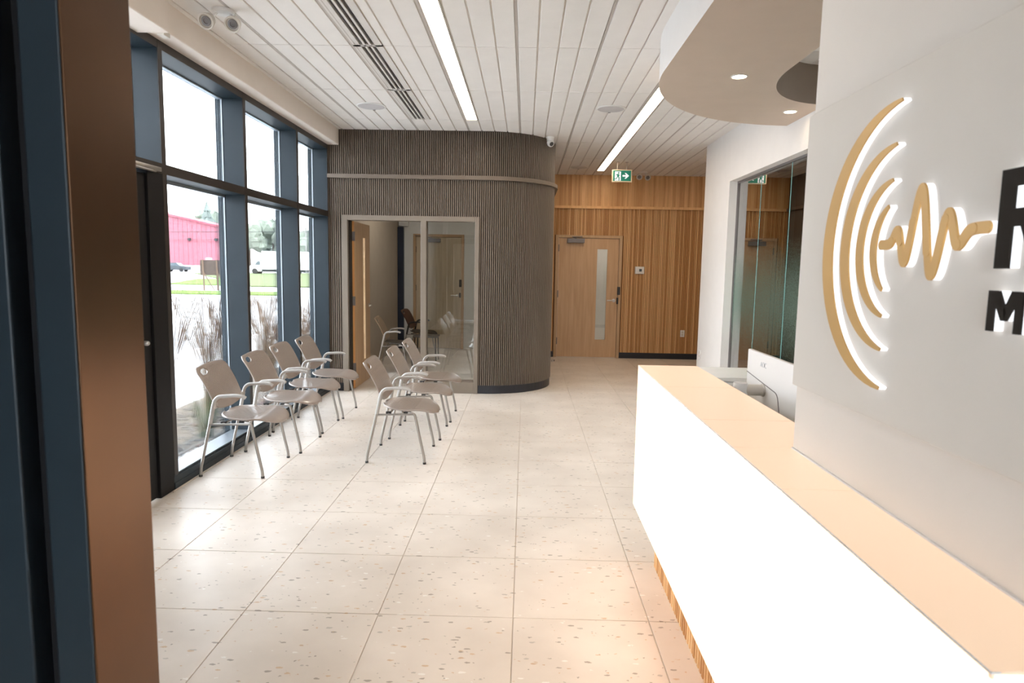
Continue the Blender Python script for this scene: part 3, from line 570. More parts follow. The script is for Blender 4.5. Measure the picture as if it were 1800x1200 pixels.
# ------------------------------------------------------------------ canopy over the desk
ZS = 2.88; KC = 1.0235      # canopy underside height and the matching plan scale
def resample(P, n):
    P = [Vector(p) for p in P]; d = [0]
    for a, b2 in zip(P[:-1], P[1:]): d.append(d[-1] + (b2 - a).length)
    out = []; i = 0
    for k in range(n + 1):
        s = d[-1] * k / n
        while i < len(P) - 2 and d[i + 1] < s: i += 1
        t = (s - d[i]) / max(d[i + 1] - d[i], 1e-9); out.append(P[i].lerp(P[i + 1], min(1, t)))
    return out
outer = [(.872, 1.9)] + [(.872, 1.9 + .2 * k) for k in range(1, 13)] + [(2.30 - 1.428 * math.cos(a), 4.45 + 1.58 * math.sin(a)) for a in (PI / 2 * k / 40 for k in range(41))] + [(XR, 6.03)]
inner = [(1.65, 1.9)] + [(1.65, 1.9 + .2 * k) for k in range(1, 12)] + [(2.30 - .65 * math.cos(a), 4.40 + .87 * math.sin(a)) for a in (PI / 2 * k / 40 for k in range(41))] + [(XR, 5.27)]
outer = [(min(x * KC, XR), y * KC) for x, y in outer]; inner = [(min(x * KC, XR), y * KC) for x, y in inner]
oo, ii = resample(outer, 90), resample(inner, 90)
b = MB(); vs_ = []
for p, q in zip(oo, ii): vs_ += [(p.x, p.y, ZS), (q.x, q.y, ZS), (q.x, q.y, CEIL), (p.x, p.y, CEIL)]
can = empty('ceiling_canopy', (0, 0, 0), kind='structure'); tag(can, 'curved dropped canopy with a rounded opening above the reception desk')
b.add(vs_, [(4 * k, 4 * k + 1, 4 * k + 5, 4 * k + 4) for k in range(90)]); b.box(.8925, XR, -1.0, 1.9446, ZS, ZS + .01); b.build('underside', 'soffit', can)
b = MB(); b.add(vs_, [(4 * k + 3, 4 * k, 4 * k + 4, 4 * k + 7) for k in range(90)]); b.box(.8925, .9025, -1.0, 1.9446, ZS + .001, CEIL); b.build('fascia', 'white', can, True)
b = MB(); b.add(vs_, [(4 * k + 1, 4 * k + 2, 4 * k + 6, 4 * k + 5) for k in range(90)]); b.box(1.689, XR, 1.9396, 1.9446, ZS, CEIL); b.build('inner_fascia', 'inner', can, True)
for x, y, lab in ((1.42, 4.66, 'recessed downlight in the canopy beside its outer rounded edge'), (2.147, 5.633, 'recessed downlight in the canopy between its opening and the office glass')):
    t = empty('downlight', (x, y, ZS), label=lab, cat='light', group='canopy downlights')
    MB().lathe([(.056, .002), (.056, -.004), (.048, -.006), (.045, -.002)], n=28).build('trim_ring', 'whitepl', t, True); MB().lathe([(.045, -.001), (.045, -.0035), (.001, -.0037)], n=28).build('lens', 'down', t)

# ------------------------------------------------------------------ sign wall and sign
YW = 1.88
sw = MB().box(.785, 1.06, -.8, YW, 0, ZS).build('wall_sign_side', 'signwall', kind='structure'); tag(sw, 'pale wall rising from the counter behind the illuminated sign')
sg = empty('wall_sign', (.785, YW, 1.25), label='illuminated wall sign with gold sound arcs, waveform and dark letters', cat='sign')
def sign_part(bld, name, m, parent=sg, sm=False):
    bld.v = [(x - .785, y - YW, z - 1.25) for x, y, z in bld.v]; return bld.build(name, m, parent, sm)
sign_part(MB().bbox(.765, .7845, -.8, YW - .012, 1.255, 1.995, .003), 'backing_panel', 'signpanel')
def circ(a, m_, c, n=36):
    """points of the circle arc a -> m_ -> c"""
    ax, ay = a; bx, by = m_; cx, cy = c; D = 2 * (ax * (by - cy) + bx * (cy - ay) + cx * (ay - by))
    ux = ((ax * ax + ay * ay) * (by - cy) + (bx * bx + by * by) * (cy - ay) + (cx * cx + cy * cy) * (ay - by)) / D
    uy = ((ax * ax + ay * ay) * (cx - bx) + (bx * bx + by * by) * (ax - cx) + (cx * cx + cy * cy) * (bx - ax)) / D
    r = math.hypot(ax - ux, ay - uy); t0, t1, t2 = (math.atan2(p[1] - uy, p[0] - ux) for p in (a, m_, c))
    def un(t, ref):
        while t < ref - PI: t += 2 * PI
        while t > ref + PI: t -= 2 * PI
        return t
    t0 = un(t0, t1); t2 = un(t2, t1)
    return [(ux + r * math.cos(t0 + (t2 - t0) * k / n), uy + r * math.sin(t0 + (t2 - t0) * k / n)) for k in range(n + 1)]
def band(b, A, B, x0, x1):
    n = len(A); vs = []
    for p, q in zip(A, B): vs += [(x0, p[0], p[1]), (x0, q[0], q[1]), (x1, q[0], q[1]), (x1, p[0], p[1])]
    b.add(vs, [(4 * k + e, 4 * k + (e + 1) % 4, 4 * k + 4 + (e + 1) % 4, 4 * k + 4 + e) for k in range(n - 1) for e in range(4)] + [(3, 2, 1, 0), tuple(4 * n - 4 + e for e in range(4))]); return b
FXs, BX0 = .747, .7505
KS = .747 / .735
def onface(P): return [(y * KS, 1.5723 + (z - 1.5723) * KS) for y, z in P]
def lit_shape(name, A, B):
    A, B = onface(A), onface(B)
    f = sign_part(band(MB(), A, B, FXs, BX0), name, 'gold'); mid = .93
    A2 = [(p[0] * mid + q[0] * (1 - mid), p[1] * mid + q[1] * (1 - mid)) for p, q in zip(A, B)]; B2 = [(p[0] * (1 - mid) + q[0] * mid, p[1] * (1 - mid) + q[1] * mid) for p, q in zip(A, B)]
    sign_part(band(MB(), A2, B2, BX0, .766), 'lit_side', 'litside', f)
for (tp, lf_, bt, wd) in (((1.358, 1.916), (1.661, 1.622), (1.364, 1.334), .050), ((1.365, 1.832), (1.571, 1.622), (1.370, 1.414), .040), ((1.369, 1.762), (1.499, 1.622), (1.375, 1.483), .031), ((1.377, 1.710), (1.439, 1.622), (1.381, 1.537), .025)):
    e = .005
    A = circ((tp[0] + e * .4, tp[1] + e * .3), lf_, (bt[0] + e * .4, bt[1] - e * .3)); B = circ((tp[0] - e * .4, tp[1] - e), (lf_[0] - wd, lf_[1]), (bt[0] - e * .4, bt[1] + e)); lit_shape('sound_arc', A, B)
wv = [(1.395, 1.631), (1.362, 1.633), (1.336, 1.656), (1.306, 1.597), (1.266, 1.731), (1.222, 1.572), (1.184, 1.678), (1.153, 1.624), (1.122, 1.646), (1.082, 1.649)]
wp = smooth_path([(0, y, z) for y, z in wv], 34)
def wave_body(x0, x1, r):
    b = MB()
    for q, (y, z) in enumerate(onface([(p.y, p.z) for p in wp])): b.prism([(y + r * math.cos(a), z + r * math.sin(a)) for a in (2 * PI * k / 14 for k in range(14))], 'x', x0 - 3e-5 * (q % 40), x1)
    return b
wf = sign_part(wave_body(FXs, BX0, .0105), 'waveform', 'gold'); sign_part(wave_body(BX0, .766, .0098), 'lit_side', 'litside', wf)
def letter(name, polys, y0, z0, hgt):
    """polys: outlines in units of the letter height, x to the reader's right"""
    f = MB(); s = MB()
    for P in polys:
        Q = onface([(y0 - x * hgt, z0 + z * hgt) for x, z in P]); cx = sum(p[0] for p in Q) / len(Q); cz = sum(p[1] for p in Q) / len(Q)
        f.prism(Q, 'x', FXs, BX0); s.prism([(cx + (p[0] - cx) * .985, cz + (p[1] - cz) * .985) for p in Q], 'x', BX0, .766)
    o = sign_part(f, name, 'letterface'); sign_part(s, 'lit_side', 'litside', o)
arc_o = [(.42 + .29 * math.sin(a), .71 + .29 * math.cos(a)) for a in (PI * k / 12 for k in range(13))]; arc_i = [(.42 + .11 * math.sin(a), .71 + .11 * math.cos(a)) for a in (PI * k / 12 for k in range(13))]
letter('letter_r', [[(0, 0), (.21, 0), (.21, 1), (0, 1)], [(.21, 1), (.42, 1), (.42, .82), (.21, .82)], [(.21, .60), (.42, .60), (.42, .42), (.21, .42)]] + [[arc_o[k], arc_o[k + 1], arc_i[k + 1], arc_i[k]] for k in range(12)] + [[(.32, .42), (.52, .42), (.76, 0), (.52, 0)]], 1.058, 1.583, .151)
letter('letter_m', [[(0, 0), (.24, 0), (.24, 1), (0, 1)], [(.24, 1), (.38, 1), (.66, .48), (.58, .28), (.48, .28), (.24, .70)], [(1.16, 0), (.92, 0), (.92, 1), (1.16, 1)], [(.92, 1), (.78, 1), (.58, .60), (.58, .28), (.68, .28), (.92, .70)]], 1.063, 1.485, .064)

# ------------------------------------------------------------------ reception desk
DX, DT, DY0, DY1, DB = .612, 1.065, .81, 3.50, .30
dk = empty('reception_desk', (DX, (DY0 + DY1) / 2, 0), label='glowing white backlit reception desk with slatted wooden toe-kick', cat='desk')
def dpart(bld, name, m, parent=dk, sm=False):
    ox, oy = DX, (DY0 + DY1) / 2; bld.v = [(x - ox, y - oy, z) for x, y, z in bld.v]; return bld.build(name, m, parent, sm)
dpart(MB().bbox(DX, DX + .012, DY0 + .004, DY1 - .004, DB, DT - .004, .002), 'front_panel', 'desk')
dpart(MB().bbox(DX + .004, .925, DY1 - .014, DY1, DB, DT - .004, .002), 'end_panel', 'desk'); dpart(MB().bbox(DX + .004, .783, DY0, DY0 + .014, DB, DT - .004, .002), 'end_panel', 'desk')
dpart(MB().box(DX - .0008, DX + .012, DY0, DY1, DT - .0042, DT - .001).box(.780, .7848, DY0 + .02, YW, DT, DT + .004), 'edge_seam', 'seam')
for a, c, x1 in ((DY0, 1.515, .783), (1.515, YW, .783), (YW, 2.232, .925), (2.232, 2.857, .925), (2.857, DY1, .925)): dpart(MB().bbox(DX, x1, a + .0012, c - .0012, DT - .012, DT, .0015), 'counter_panel', 'desktop')  # gaps between panels stand in for shadows of the supports inside
dpart(MB().box(DX + .02, .92, DY0 + .02, DY1 - .02, DT - .02, DT - .013).box(.900, .925, YW, DY1 - .02, .70, DT - .013).box(DX + .014, .92, DY0 + .02, DY1 - .02, DB + .002, DB + .02), 'carcass', 'whitepl')
dpart(MB().box(.735, .90, DY0 + .10, DY1 - .10, 0, DB + .004), 'plinth', 'oakframe')
tk = MB(); y = DY0 + .10
while y < DY1 - .11: tk.box(.716, .736, y, y + .020, 0, DB, random.random() + .01); y += .034
o = dpart(tk, 'toe_kick_slats', 'woodslat'); o['kind'] = 'stuff'
dpart(MB().box(DX + .03, DX + .048, DY0 + .06, DY1 - .05, DB - .006, DB), 'led_strip', 'led')
wt = empty('staff_worktop', (1.27, 2.65, 0), label='low white staff worktop behind the glowing counter', cat='desk')
MB().bbox(-.34, .35, -.76, .76, .715, .74, .003).build('worktop', 'whitepl', wt); MB().box(.30, .33, -.70, .70, 0, .715).build('side_panel', 'whitepl', wt); MB().box(-.33, .30, .70, .73, 0, .715).build('side_panel', 'whitepl', wt)
# monitor on its arm
mo = empty('monitor', (1.10, 2.93, .74), label='white computer monitor seen from behind on the desk', cat='monitor')
MB().bbox(0, .022, -.305, .305, .105, .456, .006).build('back_shell', 'monitor', mo, True); MB().box(.0215, .0235, -.297, .297, .115, .448).build('screen', 'dark', mo)
hump = rbend([(0, .30, .345), (0, -.10, .305), (0, -.175, .12)], .03); MB().tube([(-.0005, p.y, p.z) for p in hump], .0022, 6).build('panel_groove', 'closer', mo)
cu = bpy.data.curves.new('brand_mark', 'FONT'); cu.body = 'AOC'; cu.size = .034; cu.align_x = 'CENTER'; cu.align_y = 'CENTER'; cu.extrude = .0004
bo = bpy.data.objects.new('brand_mark', cu); COL.objects.link(bo); dg = bpy.context.evaluated_depsgraph_get(); me = bpy.data.meshes.new_from_object(bo.evaluated_get(dg)); bpy.data.objects.remove(bo)
me.materials.clear(); me.materials.append(mat('pale_mark', (.55, .56, .58), .4)); bo = link('brand_mark', me, mo); bo.location = (-.0008, .085, .405); bo.rotation_euler = (PI / 2, 0, -PI / 2)
MB().lathe([(.030, 0), (.030, -.006), (.026, -.008), (.026, -.085), (.022, -.088)], (0, .07, .292), 'x', 20).build('mount_joint', 'dimpl', mo, True)
MB().tube([(-.105, .07, 0), (-.105, .07, .28), (-.105, .07, .325)], [.034, .034, .031], 20).build('arm_post', 'whitepl', mo, True); MB().lathe([(.062, 0), (.062, .012), (.04, .02)], (-.105, .07, 0), 'z', 28).build('base', 'whitepl', mo, True)

# ------------------------------------------------------------------ stacking chairs
def back_pt(u, v):
    w = .230 + .010 * v
    if v > .86: w *= 1 - .13 * ((v - .86) / .14) ** 2.6
    if v < .10: w *= 1 - .10 * ((.10 - v) / .10) ** 2
    x = -.122 - .098 * v - .045 * v ** 3 + .016 * u * u * (1 - 1.2 * v)
    z = .478 + .338 * v - .016 * u * u * v + .030 * u * u * max(0, .25 - v) / .25
    return Vector((x, u * w, z))
def seat_pt(u, v):
    e = abs(2 * v - 1); w = .243 * (1 - e ** 2.7) ** (1 / 2.3) if e < 1 else 0; w = max(w, .05)
    z = .432 + .010 * u * u * (1 - v) * 1.6 - .008 * math.sin(PI * min(1, v / .8))
    if v > .5: z += .004 * math.sin(PI * min(1, (v - .5) / .5)) - .050 * max(0, (v - .62) / .38) ** 2.0
    z -= .010 * u ** 4 * v
    return Vector((-.142 + .452 * v, u * w, z))
def perforated(fn, nu, nv, hole, skip, slot=None):
    b = MB(); grid = {}
    def gp(i, j):
        if (i, j) not in grid:
            u, v = -1 + 2 * i / nu, j / nv
            if slot:
                (a, c, ra, rc) = slot; d = math.hypot((u - a) / ra, (v - c) / rc)
                if .02 < d < 1.22: u, v = a + (u - a) / d, c + (v - c) / d
            grid[(i, j)] = len(b.v); b.v.append(tuple(fn(u, v))); b.t.append(0.)
        return grid[(i, j)]
    for i in range(nu):
        for j in range(nv):
            uc, vc = -1 + 2 * (i + .5) / nu, (j + .5) / nv
            if skip(uc, vc): continue
            c = [gp(i, j), gp(i + 1, j), gp(i + 1, j + 1), gp(i, j + 1)]
            if (i + j) % 2 == 0 and hole(uc, vc):
                k = .80; n = len(b.v)
                for (du, dv) in ((-k, -k), (k, -k), (k, k), (-k, k)): b.v.append(tuple(fn(uc + du / nu, vc + dv * .5 / nv))); b.t.append(0.)
                b.f += [(c[e], c[(e + 1) % 4], n + (e + 1) % 4, n + e) for e in range(4)]
            else: b.f.append(tuple(c))
    return b
def shell(b, name, m, th):
    me = b.mesh(name, m, True, True); o = bpy.data.objects.new('tmp', me); COL.objects.link(o)
    md = o.modifiers.new('s', 'SOLIDIFY'); md.thickness = th; md.offset = 0
    dg = bpy.context.evaluated_depsgraph_get(); m2 = bpy.data.meshes.new_from_object(o.evaluated_get(dg)); bpy.data.objects.remove(o); m2.name = name; return m2
def bk_hole(u, v): return abs(u) < .90 and .20 < v < .93 and not (u < -.38 and v > .77)
def bk_skip(u, v): return ((u + .64) / .20) ** 2 + ((v - .865) / .062) ** 2 < 1
back_me = shell(perforated(back_pt, 40, 31, bk_hole, bk_skip, (-.64, .865, .20, .062)), 'backrest', 'plastic', .009)
seat_me = shell(perforated(seat_pt, 32, 30, lambda u, v: abs(u) < .86 and .06 < v < .62, lambda u, v: False), 'seat', 'plastic', .012)
def make_chair(pl='plastic', armm='plasticlight', seatm='plastic'):
    t = empty('stacking_chair')
    def recol(me, m):
        if m == 'plastic': return me
        c = me.copy(); c.materials.clear(); c.materials.append(M[m]); return c
    link('seat', recol(seat_me, seatm), t); link('backrest', recol(back_me, pl), t)
    for s in (-1, 1):
        y = .258 * s
        MB().tube(rbend([(-.233, y, .006), (-.229, y, .062), (-.119, y, .548)], .02), .0112, 10).build('leg', 'chrome', t, True)
        MB().tube(rbend([(.229, y + .004 * s, .006), (.226, y + .004 * s, .052), (.150, y, .402), (.10, y - .02 * s, .408)], .02), .0112, 10).build('leg', 'chrome', t, True)
        for fx in (-.233, .229): MB().lathe([(.0125, 0), (.0135, .004), (.0125, .016)], (fx, y + (.004 * s if fx > 0 else 0), 0), 'z', 12).build('foot_cap', 'dark', t)
        MB().tube([(-.154, y, .392), (.150, y, .402)], .0085, 8).build('seat_rail', 'chrome', t, True)
        MB().tube(rbend([(-.127, y, .515), (-.114, y, .572), (-.082, y, .602), (.05, y, .612), (.098, y, .606), (.116, y, .594)], .025), [.0145, .0145] + [.0145] * 20 + [.012] * 4 if False else .0135, 10).build('armrest', armm, t, True)
        MB().tube([(-.150, y, .40), (-.122, y, .535)], .0150, 10).build('sleeve', armm, t, True)
        MB().bbox(-.140, -.112, min(y, y - .055 * s), max(y, y - .055 * s), .505, .545, .006).build('back_bracket', armm, t)
        for cx in (-.065, .075): MB().bbox(cx - .02, cx + .02, y * .86 - .012, y * .86 + .012, .393, .413, .003).build('seat_clip', 'dark', t)
    MB().tube([(-.06, -.258, .396), (-.06, .258, .396)], .0085, 8).build('cross_bar', 'chrome', t, True); MB().tube([(.10, -.240, .408), (.10, .240, .408)], .0085, 8).build('cross_bar', 'chrome', t, True)
    return t
proto = make_chair(); first = True
spots = [(-2.128, 4.925, 0, 'taupe perforated armchair in the window row, next to the black entrance door'), (-2.072, 5.58, 0, 'taupe perforated armchair, second in the window row from the entrance door'),
         (-2.092, 6.235, 0, 'taupe perforated armchair, third in the window row from the entrance door'), (-2.065, 6.84, 0, 'taupe perforated armchair in the window row, next to the slatted meeting room'),
         (-1.004, 5.36, 0, 'taupe perforated armchair in the short row, furthest from the meeting room door'), (-.975, 6.095, 0, 'taupe perforated armchair in the middle of the short row of three'), (-.960, 6.79, 0, 'taupe perforated armchair in the short row, right before the glass sidelight')]
for k, (x, y, rz, lab) in enumerate(spots):
    o = proto if k == 0 else copy_tree(proto); o.location = (x, y, 0); o.rotation_euler.z = rz
    tag(o, lab, 'chair', 'armchairs by the windows' if k < 4 else 'armchairs in the short row')
for k, (x, y, rz, pl, arm, se, lab) in enumerate(((-1.93, 9.76, .06, 'tanplastic', 'plasticlight', 'brownmesh', 'tan armchair inside the meeting room by the open oak door'), (-1.84, 11.46, -.10, 'brownplastic', 'dark', 'brownmesh', 'dark brown armchair inside the meeting room near the navy post'))):
    o = make_chair(pl, arm, se); o.location = (x, y, 0); o.rotation_euler.z = rz; tag(o, lab, 'chair', 'meeting room chairs')

# ------------------------------------------------------------------ outdoors
GZ = -.2
gr = MB().box(-420, XL - .30, -120, 420, GZ - .3, GZ).box(XL - .30, 60, -120, -3.2, GZ - .3, GZ).build('ground', 'asphalt', kind='structure'); tag(gr, 'pale wet parking lot and road outside')
def patch(name, poly, h, m, label, kind='structure'):
    b = MB().prism(poly, 'z', GZ - .02, GZ + h); o = b.build(name, m, kind=kind); tag(o, label); return o
patch('lawn_strip', [(-40, 35.3), (-40, 39.3), (-14.6, 39.3), (-13.2, 35.6)], .05, 'lawn', 'narrow mown grass strip along the road')
patch('lawn_island', [(-27.5, 50.5), (-33, 66), (-29, 70), (-20, 56), (-20.5, 49.5)], .06, 'lawn', 'green grass island behind the notice board')
patch('meadow', [(-24, 55), (-50, 99), (-20, 140), (-6, 140), (-10, 49.5), (-20, 48)], .08, 'meadow', 'rough green meadow in front of the white truck')
bed = MB().box(-3.95, XL - .30, 3.8, 14, GZ - .05, -.10).build('planting_bed', 'mulch', kind='structure'); tag(bed, 'pebble planting bed below the windows')
# river rocks
def rock_mesh(seed, m):
    rnd = random.Random(seed); bm = bmesh.new(); bmesh.ops.create_icosphere(bm, subdivisions=2, radius=1)
    ph = [rnd.uniform(0, 6.28) for _ in range(6)]
    for v in bm.verts:
        k = 1 + .12 * math.sin(2.1 * v.co.x + ph[0]) + .12 * math.sin(2.4 * v.co.y + ph[1]) + .1 * math.sin(2.7 * v.co.z + ph[2]); v.co = Vector((v.co.x * k * rnd.uniform(.97, 1.03), v.co.y * k * .8, v.co.z * k * .55))
    me = bpy.data.meshes.new('river_rock'); bm.to_mesh(me); bm.free(); me.materials.append(M[m])
    for p in me.polygons: p.use_smooth = True
    return me
rocks = [rock_mesh(k, 'rockred' if k % 3 else 'rockgrey') for k in range(6)]; rnd = random.Random(5)
placed = []
for k in range(900):
    x, y = -2.72 - rnd.random() ** 1.4 * .62, rnd.uniform(4.7, 8.0); s = rnd.uniform(.03, .055)
    if any((x - a) ** 2 + (y - c) ** 2 < .16 for a, c in ((-3.12, 6.12), (-3.14, 6.95), (-3.16, 5.25))): continue
    if any((x - a) ** 2 + (y - c) ** 2 < (s + r_) ** 2 * 1.25 for a, c, r_ in placed): continue
    placed.append((x, y, s)); ki = rnd.randrange(6); o = link('river_rock', rocks[ki]); o.location = (x, y, -.10 + s * .45); o.scale = (s, s, s); o.rotation_euler = (rnd.uniform(-.2, .2), rnd.uniform(-.2, .2), rnd.uniform(0, 6))
    tag(o, ('reddish' if ki % 3 else 'grey') + ' rounded river rock in the bed under the windows', 'rock', 'river rocks under the windows, ' + ('reddish' if ki % 3 else 'grey'))
    if len(placed) >= 150: break
gb = MB(); rnd = random.Random(8)
for k in range(1500):
    x, y, s = -2.75 - rnd.random() * 1.1, rnd.uniform(4.5, 11), rnd.uniform(.012, .03); a = rnd.uniform(0, 3); z = -.10 + s * .3
    gb.add([(x + s * math.cos(a + t), y + s * math.sin(a + t), z) for t in (0, 1.57, 3.14, 4.71)] + [(x, y, z + s * .6), (x, y, z - s)], [(0, 1, 4), (1, 2, 4), (2, 3, 4), (3, 0, 4), (1, 0, 5), (2, 1, 5), (3, 2, 5), (0, 3, 5)])
gb.build('gravel', 'rockgrey', bed, kind='stuff')
# ornamental grasses
def grass_clump(x, y, hgt, n, spread, m, plumes, label, seed):
    rnd = random.Random(seed); t = empty('ornamental_grass', (x, y, -.11), label=label, cat='grass', group='ornamental grasses outside the windows'); b = MB(); pb = MB()
    for k in range(n):
        a = rnd.uniform(0, 6.283); L_ = hgt * rnd.uniform(.55, 1.0); ln = spread * rnd.uniform(.2, 1.0) * L_; r0 = rnd.uniform(0, .07); w = rnd.uniform(.0026, .0046)
        dx, dy = math.cos(a), math.sin(a); px, py = -dy, dx; vs = []
        for q in range(5):
            s = q / 4; d_ = r0 + ln * s ** 1.8; z = L_ * (s - .18 * spread * s ** 3); ww = w * (1 - .8 * s)
            vs += [(dx * d_ + px * ww, dy * d_ + py * ww, z), (dx * d_ - px * ww, dy * d_ - py * ww, z)]
        b.add(vs, [(2 * q, 2 * q + 1, 2 * q + 3, 2 * q + 2) for q in range(4)])
        if plumes and rnd.random() < plumes:
            d0 = Vector((dx * d_, dy * d_, z)); dd = (d0 - Vector((dx * (r0 + ln * .55), dy * (r0 + ln * .55), L_ * .7))).normalized(); pb.tube([d0 - dd * .14, d0 - dd * .06, d0 + dd * .05, d0 + dd * .16], [.002, .0065, .005, .001], 5, False)
    b.build('blades', m, t, kind='stuff')
    if pb.v: pb.build('plumes', 'plume', t, kind='stuff')
gl_ = [(-3.52, 5.7, 1.35, .28), (-3.62, 6.5, 1.40, .28), (-3.55, 7.3, 1.30, .28), (-3.70, 8.1, 1.35, .28), (-3.55, 8.85, 1.25, .28), (-3.68, 9.5, 1.2, .36), (-3.55, 10.3, 1.1, .36), (-3.65, 11.1, 1.05, .34), (-3.5, 11.9, .95, .34)]
for k, (x, y, hh, sp) in enumerate(gl_): grass_clump(x, y, hh, 165, sp, 'straw', .35, 'tall dry tan ornamental grass with plumes outside the windows', 20 + k)
for k, (x, y) in enumerate(((-3.02, 6.12), (-3.02, 6.9), (-3.05, 5.2))): grass_clump(x, y, .56, 130, .58, 'strawgreen', 0, 'low arching green grass clump beside the river rocks', 60 + k)

# red warehouse
wh = empty('warehouse', (-86, 140, GZ), label='pink-red metal warehouse with low gable roof across the road', cat='building')
gx0, gx1, rx, ez, pz = -34, 22.4, -8, 8.9, 15.2
out = [(gx0, 1.0), (gx1, 1.0), (gx1, ez), (rx, pz), (gx0, ez)]
MB().prism(out, 'y', 0, 8).build('wall', 'redmetal', wh)
cb_ = MB(); x = gx0
while x < gx1:
    zt = ez + (pz - ez) * (1 - abs(x - rx) / ((gx1 - rx) if x > rx else (rx - gx0))); cb_.box(x, x + .25, -.08, 0, 1.0, zt - .1); x += 1.0
cb_.build('cladding_rib', 'redmetal', wh, kind='stuff')
MB().box(gx0, gx1, -.15, 8, 0, 1.0).build('foundation', 'concrete', wh)
MB().prism([(rx, pz), (rx, pz + .4), (gx1 + .6, ez + .15), (gx1 + .6, ez - .25)], 'y', -.5, 8.5).prism([(rx, pz), (rx, pz + .4), (gx0 - .6, ez + .15), (gx0 - .6, ez - .25)], 'y', -.5, 8.5).build('roof', 'redtrim', wh)
for xx in (14.5, 20.2): MB().box(xx, xx + .5, -.6, -.08, 6.2, 6.7).tube([(xx + .25, -.4, 6.2), (xx + .25, -.4, 5.9)], .06, 6).build('wall_lamp', 'dark', wh)
MB().box(11, 22, -.12, -.08, 6.0, 6.1).build('conduit', 'redtrim', wh)
# box truck
tr = empty('box_truck', (-38, 102, GZ), label='white box truck parked behind the meadow', cat='truck')
MB().bbox(-2.4, 4.25, -1.15, 1.15, .75, 3.55, .05).build('cargo_box', 'truckwhite', tr)
MB().prism([(-4.45, .45), (-2.5, .45), (-2.5, 2.1), (-3.15, 2.1), (-3.65, 1.45), (-4.4, 1.25)], 'y', -.95, .95).build('cab', 'truckwhite', tr); MB().prism([(-3.55, 1.42), (-2.75, 1.42), (-2.75, 1.98), (-3.12, 1.98)], 'y', -.97, .97).build('side_window', 'carglass', tr)
MB().box(-4.0, 4.2, -.8, .8, .42, .75).build('chassis', 'dark', tr)
for xx in (-3.55, 2.6):
    for yy in (-1.0, .72): MB().lathe([(.42, 0), (.45, .05), (.45, .23), (.42, .28)], (xx, yy, .45), 'y', 18).build('wheel', 'tyre', tr, True)
def car(x, y, m, label, rz=0):
    t = empty('parked_car', (x, y, GZ), rz, label=label, cat='car', group='parked cars outside')
    MB().prism([(-2.1, .35), (2.1, .35), (2.15, .85), (1.3, .98), (-1.9, 1.0), (-2.15, .8)], 'y', -.85, .85).build('body', m, t); MB().prism([(-1.7, .98), (1.1, .98), (.45, 1.48), (-1.2, 1.48)], 'y', -.74, .74).build('cabin', 'carglass', t); MB().prism([(-1.2, 1.46), (.45, 1.46), (.40, 1.53), (-1.15, 1.53)], 'y', -.74, .74).build('roof', m, t)
    for xx in (-1.3, 1.3):
        for yy in (-.88, .66): MB().lathe([(.30, 0), (.33, .04), (.33, .18), (.30, .22)], (xx, yy, .33), 'y', 14).build('wheel', 'tyre', t, True)
car(-40.3, 125, 'carred', 'red car parked beyond the box truck'); car(-40.2, 130, 'carblue', 'dark blue car parked beyond the box truck', .1); car(-59.6, 112, 'cardark', 'dark car parked against the red warehouse')
# notice board
nb = empty('notice_board', (-19.66, 41, GZ), label='weathered blank board on braced timber posts by the road', cat='sign')
MB().bbox(-.62, .62, -.03, .03, .95, 1.88, .01).build('board', 'noticewood', nb)
for sx in (-.36, .50): MB().tube([(sx, -.09, 0), (sx - .06, -.09, 1.9)], .055, 8).build('post', 'timber', nb); MB().tube([(sx + .85, -.5, 0), (sx - .04, -.10, 1.15)], .035, 6).build('brace', 'timber', nb)
MB().box(-.25, .12, -.01, .01, 1.9, 2.02).build('cap_strip', 'truckwhite', nb)
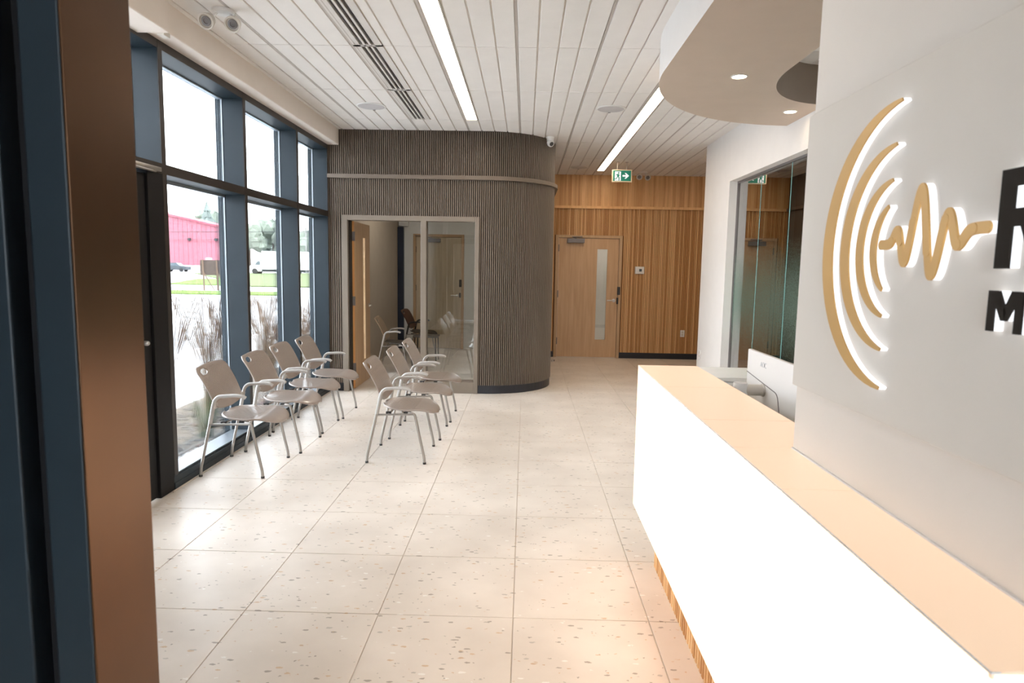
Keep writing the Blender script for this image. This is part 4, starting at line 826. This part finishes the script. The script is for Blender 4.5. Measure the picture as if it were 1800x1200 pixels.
# trees
def tree(x, y, hgt, rad, kind, label, seed):
    rnd = random.Random(seed); t = empty('background_tree', (x, y, GZ), label=label, cat='tree', group='hazy trees beyond the road'); b = MB()
    MB().tube([(0, 0, 0), (0, 0, hgt * .5), (0, 0, hgt * .9)], [.35, .25, .05], 8).build('trunk', 'bark', t)
    if kind == 'conifer':
        for q in range(9):
            z = hgt * (.12 + .86 * q / 9); r = rad * (1 - q / 9.3) * rnd.uniform(.85, 1.1); n = 14; vs = [(0, 0, z + hgt * .17)]
            for k in range(n): a = 6.283 * k / n + rnd.random() * .2; rr = r * (1 if k % 2 else .68) * rnd.uniform(.85, 1.1); vs.append((rr * math.cos(a), rr * math.sin(a), z + rnd.uniform(-.3, .3)))
            b.add(vs, [(0, k + 1, (k + 1) % n + 1) for k in range(n)] + [tuple(range(n, 0, -1))])
    else:
        for q in range(30):
            a, e = rnd.uniform(0, 6.283), rnd.uniform(-.5, 1); c = Vector((rad * .72 * math.cos(a) * (1 - .3 * abs(e)), rad * .72 * math.sin(a) * (1 - .3 * abs(e)), hgt * .62 + e * hgt * .30)); r = rad * rnd.uniform(.25, .42)
            bm = bmesh.new(); bmesh.ops.create_icosphere(bm, subdivisions=2, radius=r)
            for v in bm.verts: v.co = v.co * rnd.uniform(.75, 1.18) + c
            bm.verts.index_update(); b.add([v.co[:] for v in bm.verts], [[v.index for v in f.verts] for f in bm.faces]); bm.free()
    b.build('crown', 'treefar' if kind == 'conifer' else 'treefar2', t, kind='stuff')
for k, (x, y, hh, rd, kd) in enumerate(((-92.5, 192, 18.4, 7.6, 'conifer'), (-101, 214, 19.0, 6.5, 'leafy'), (-79.5, 190, 13.0, 6, 'leafy'), (-79.5, 208, 14.8, 6.2, 'leafy'), (-66.2, 190, 11, 6.4, 'leafy'), (-65.0, 210, 11.2, 6.4, 'leafy'), (-88.0, 230, 17, 6, 'conifer'), (-52.8, 188, 9.4, 6.2, 'leafy'), (-72.5, 228, 15, 5, 'conifer'), (-52, 210, 10.5, 6.4, 'leafy'), (-60, 228, 13, 6, 'conifer'))):
    tree(x, y, hh, rd, kd, {'conifer': 'hazy blue-green conifer beyond the road', 'leafy': 'hazy pale green leafy tree beyond the road'}[kd], 90 + k)
up = empty('utility_pole', (-39.2, 118, GZ), label='grey wooden utility pole with power lines behind the truck', cat='pole')
MB().tube([(0, 0, 0), (0, 0, 8.2)], [.16, .11], 10).build('pole', 'polewood', up, True); MB().box(-1.3, 1.3, -.06, .06, 7.2, 7.35).build('crossarm', 'polewood', up)
for zz, xx in ((7.4, -1.2), (7.4, 1.2), (6.0, 0)): MB().tube([(xx - 60, 6, zz + .3), (xx - 30, 3, zz - .4), (xx, 0, zz), (xx + 30, -3, zz - .4), (xx + 60, -6, zz + .3)], .03, 5).build('power_line', 'dark', up)
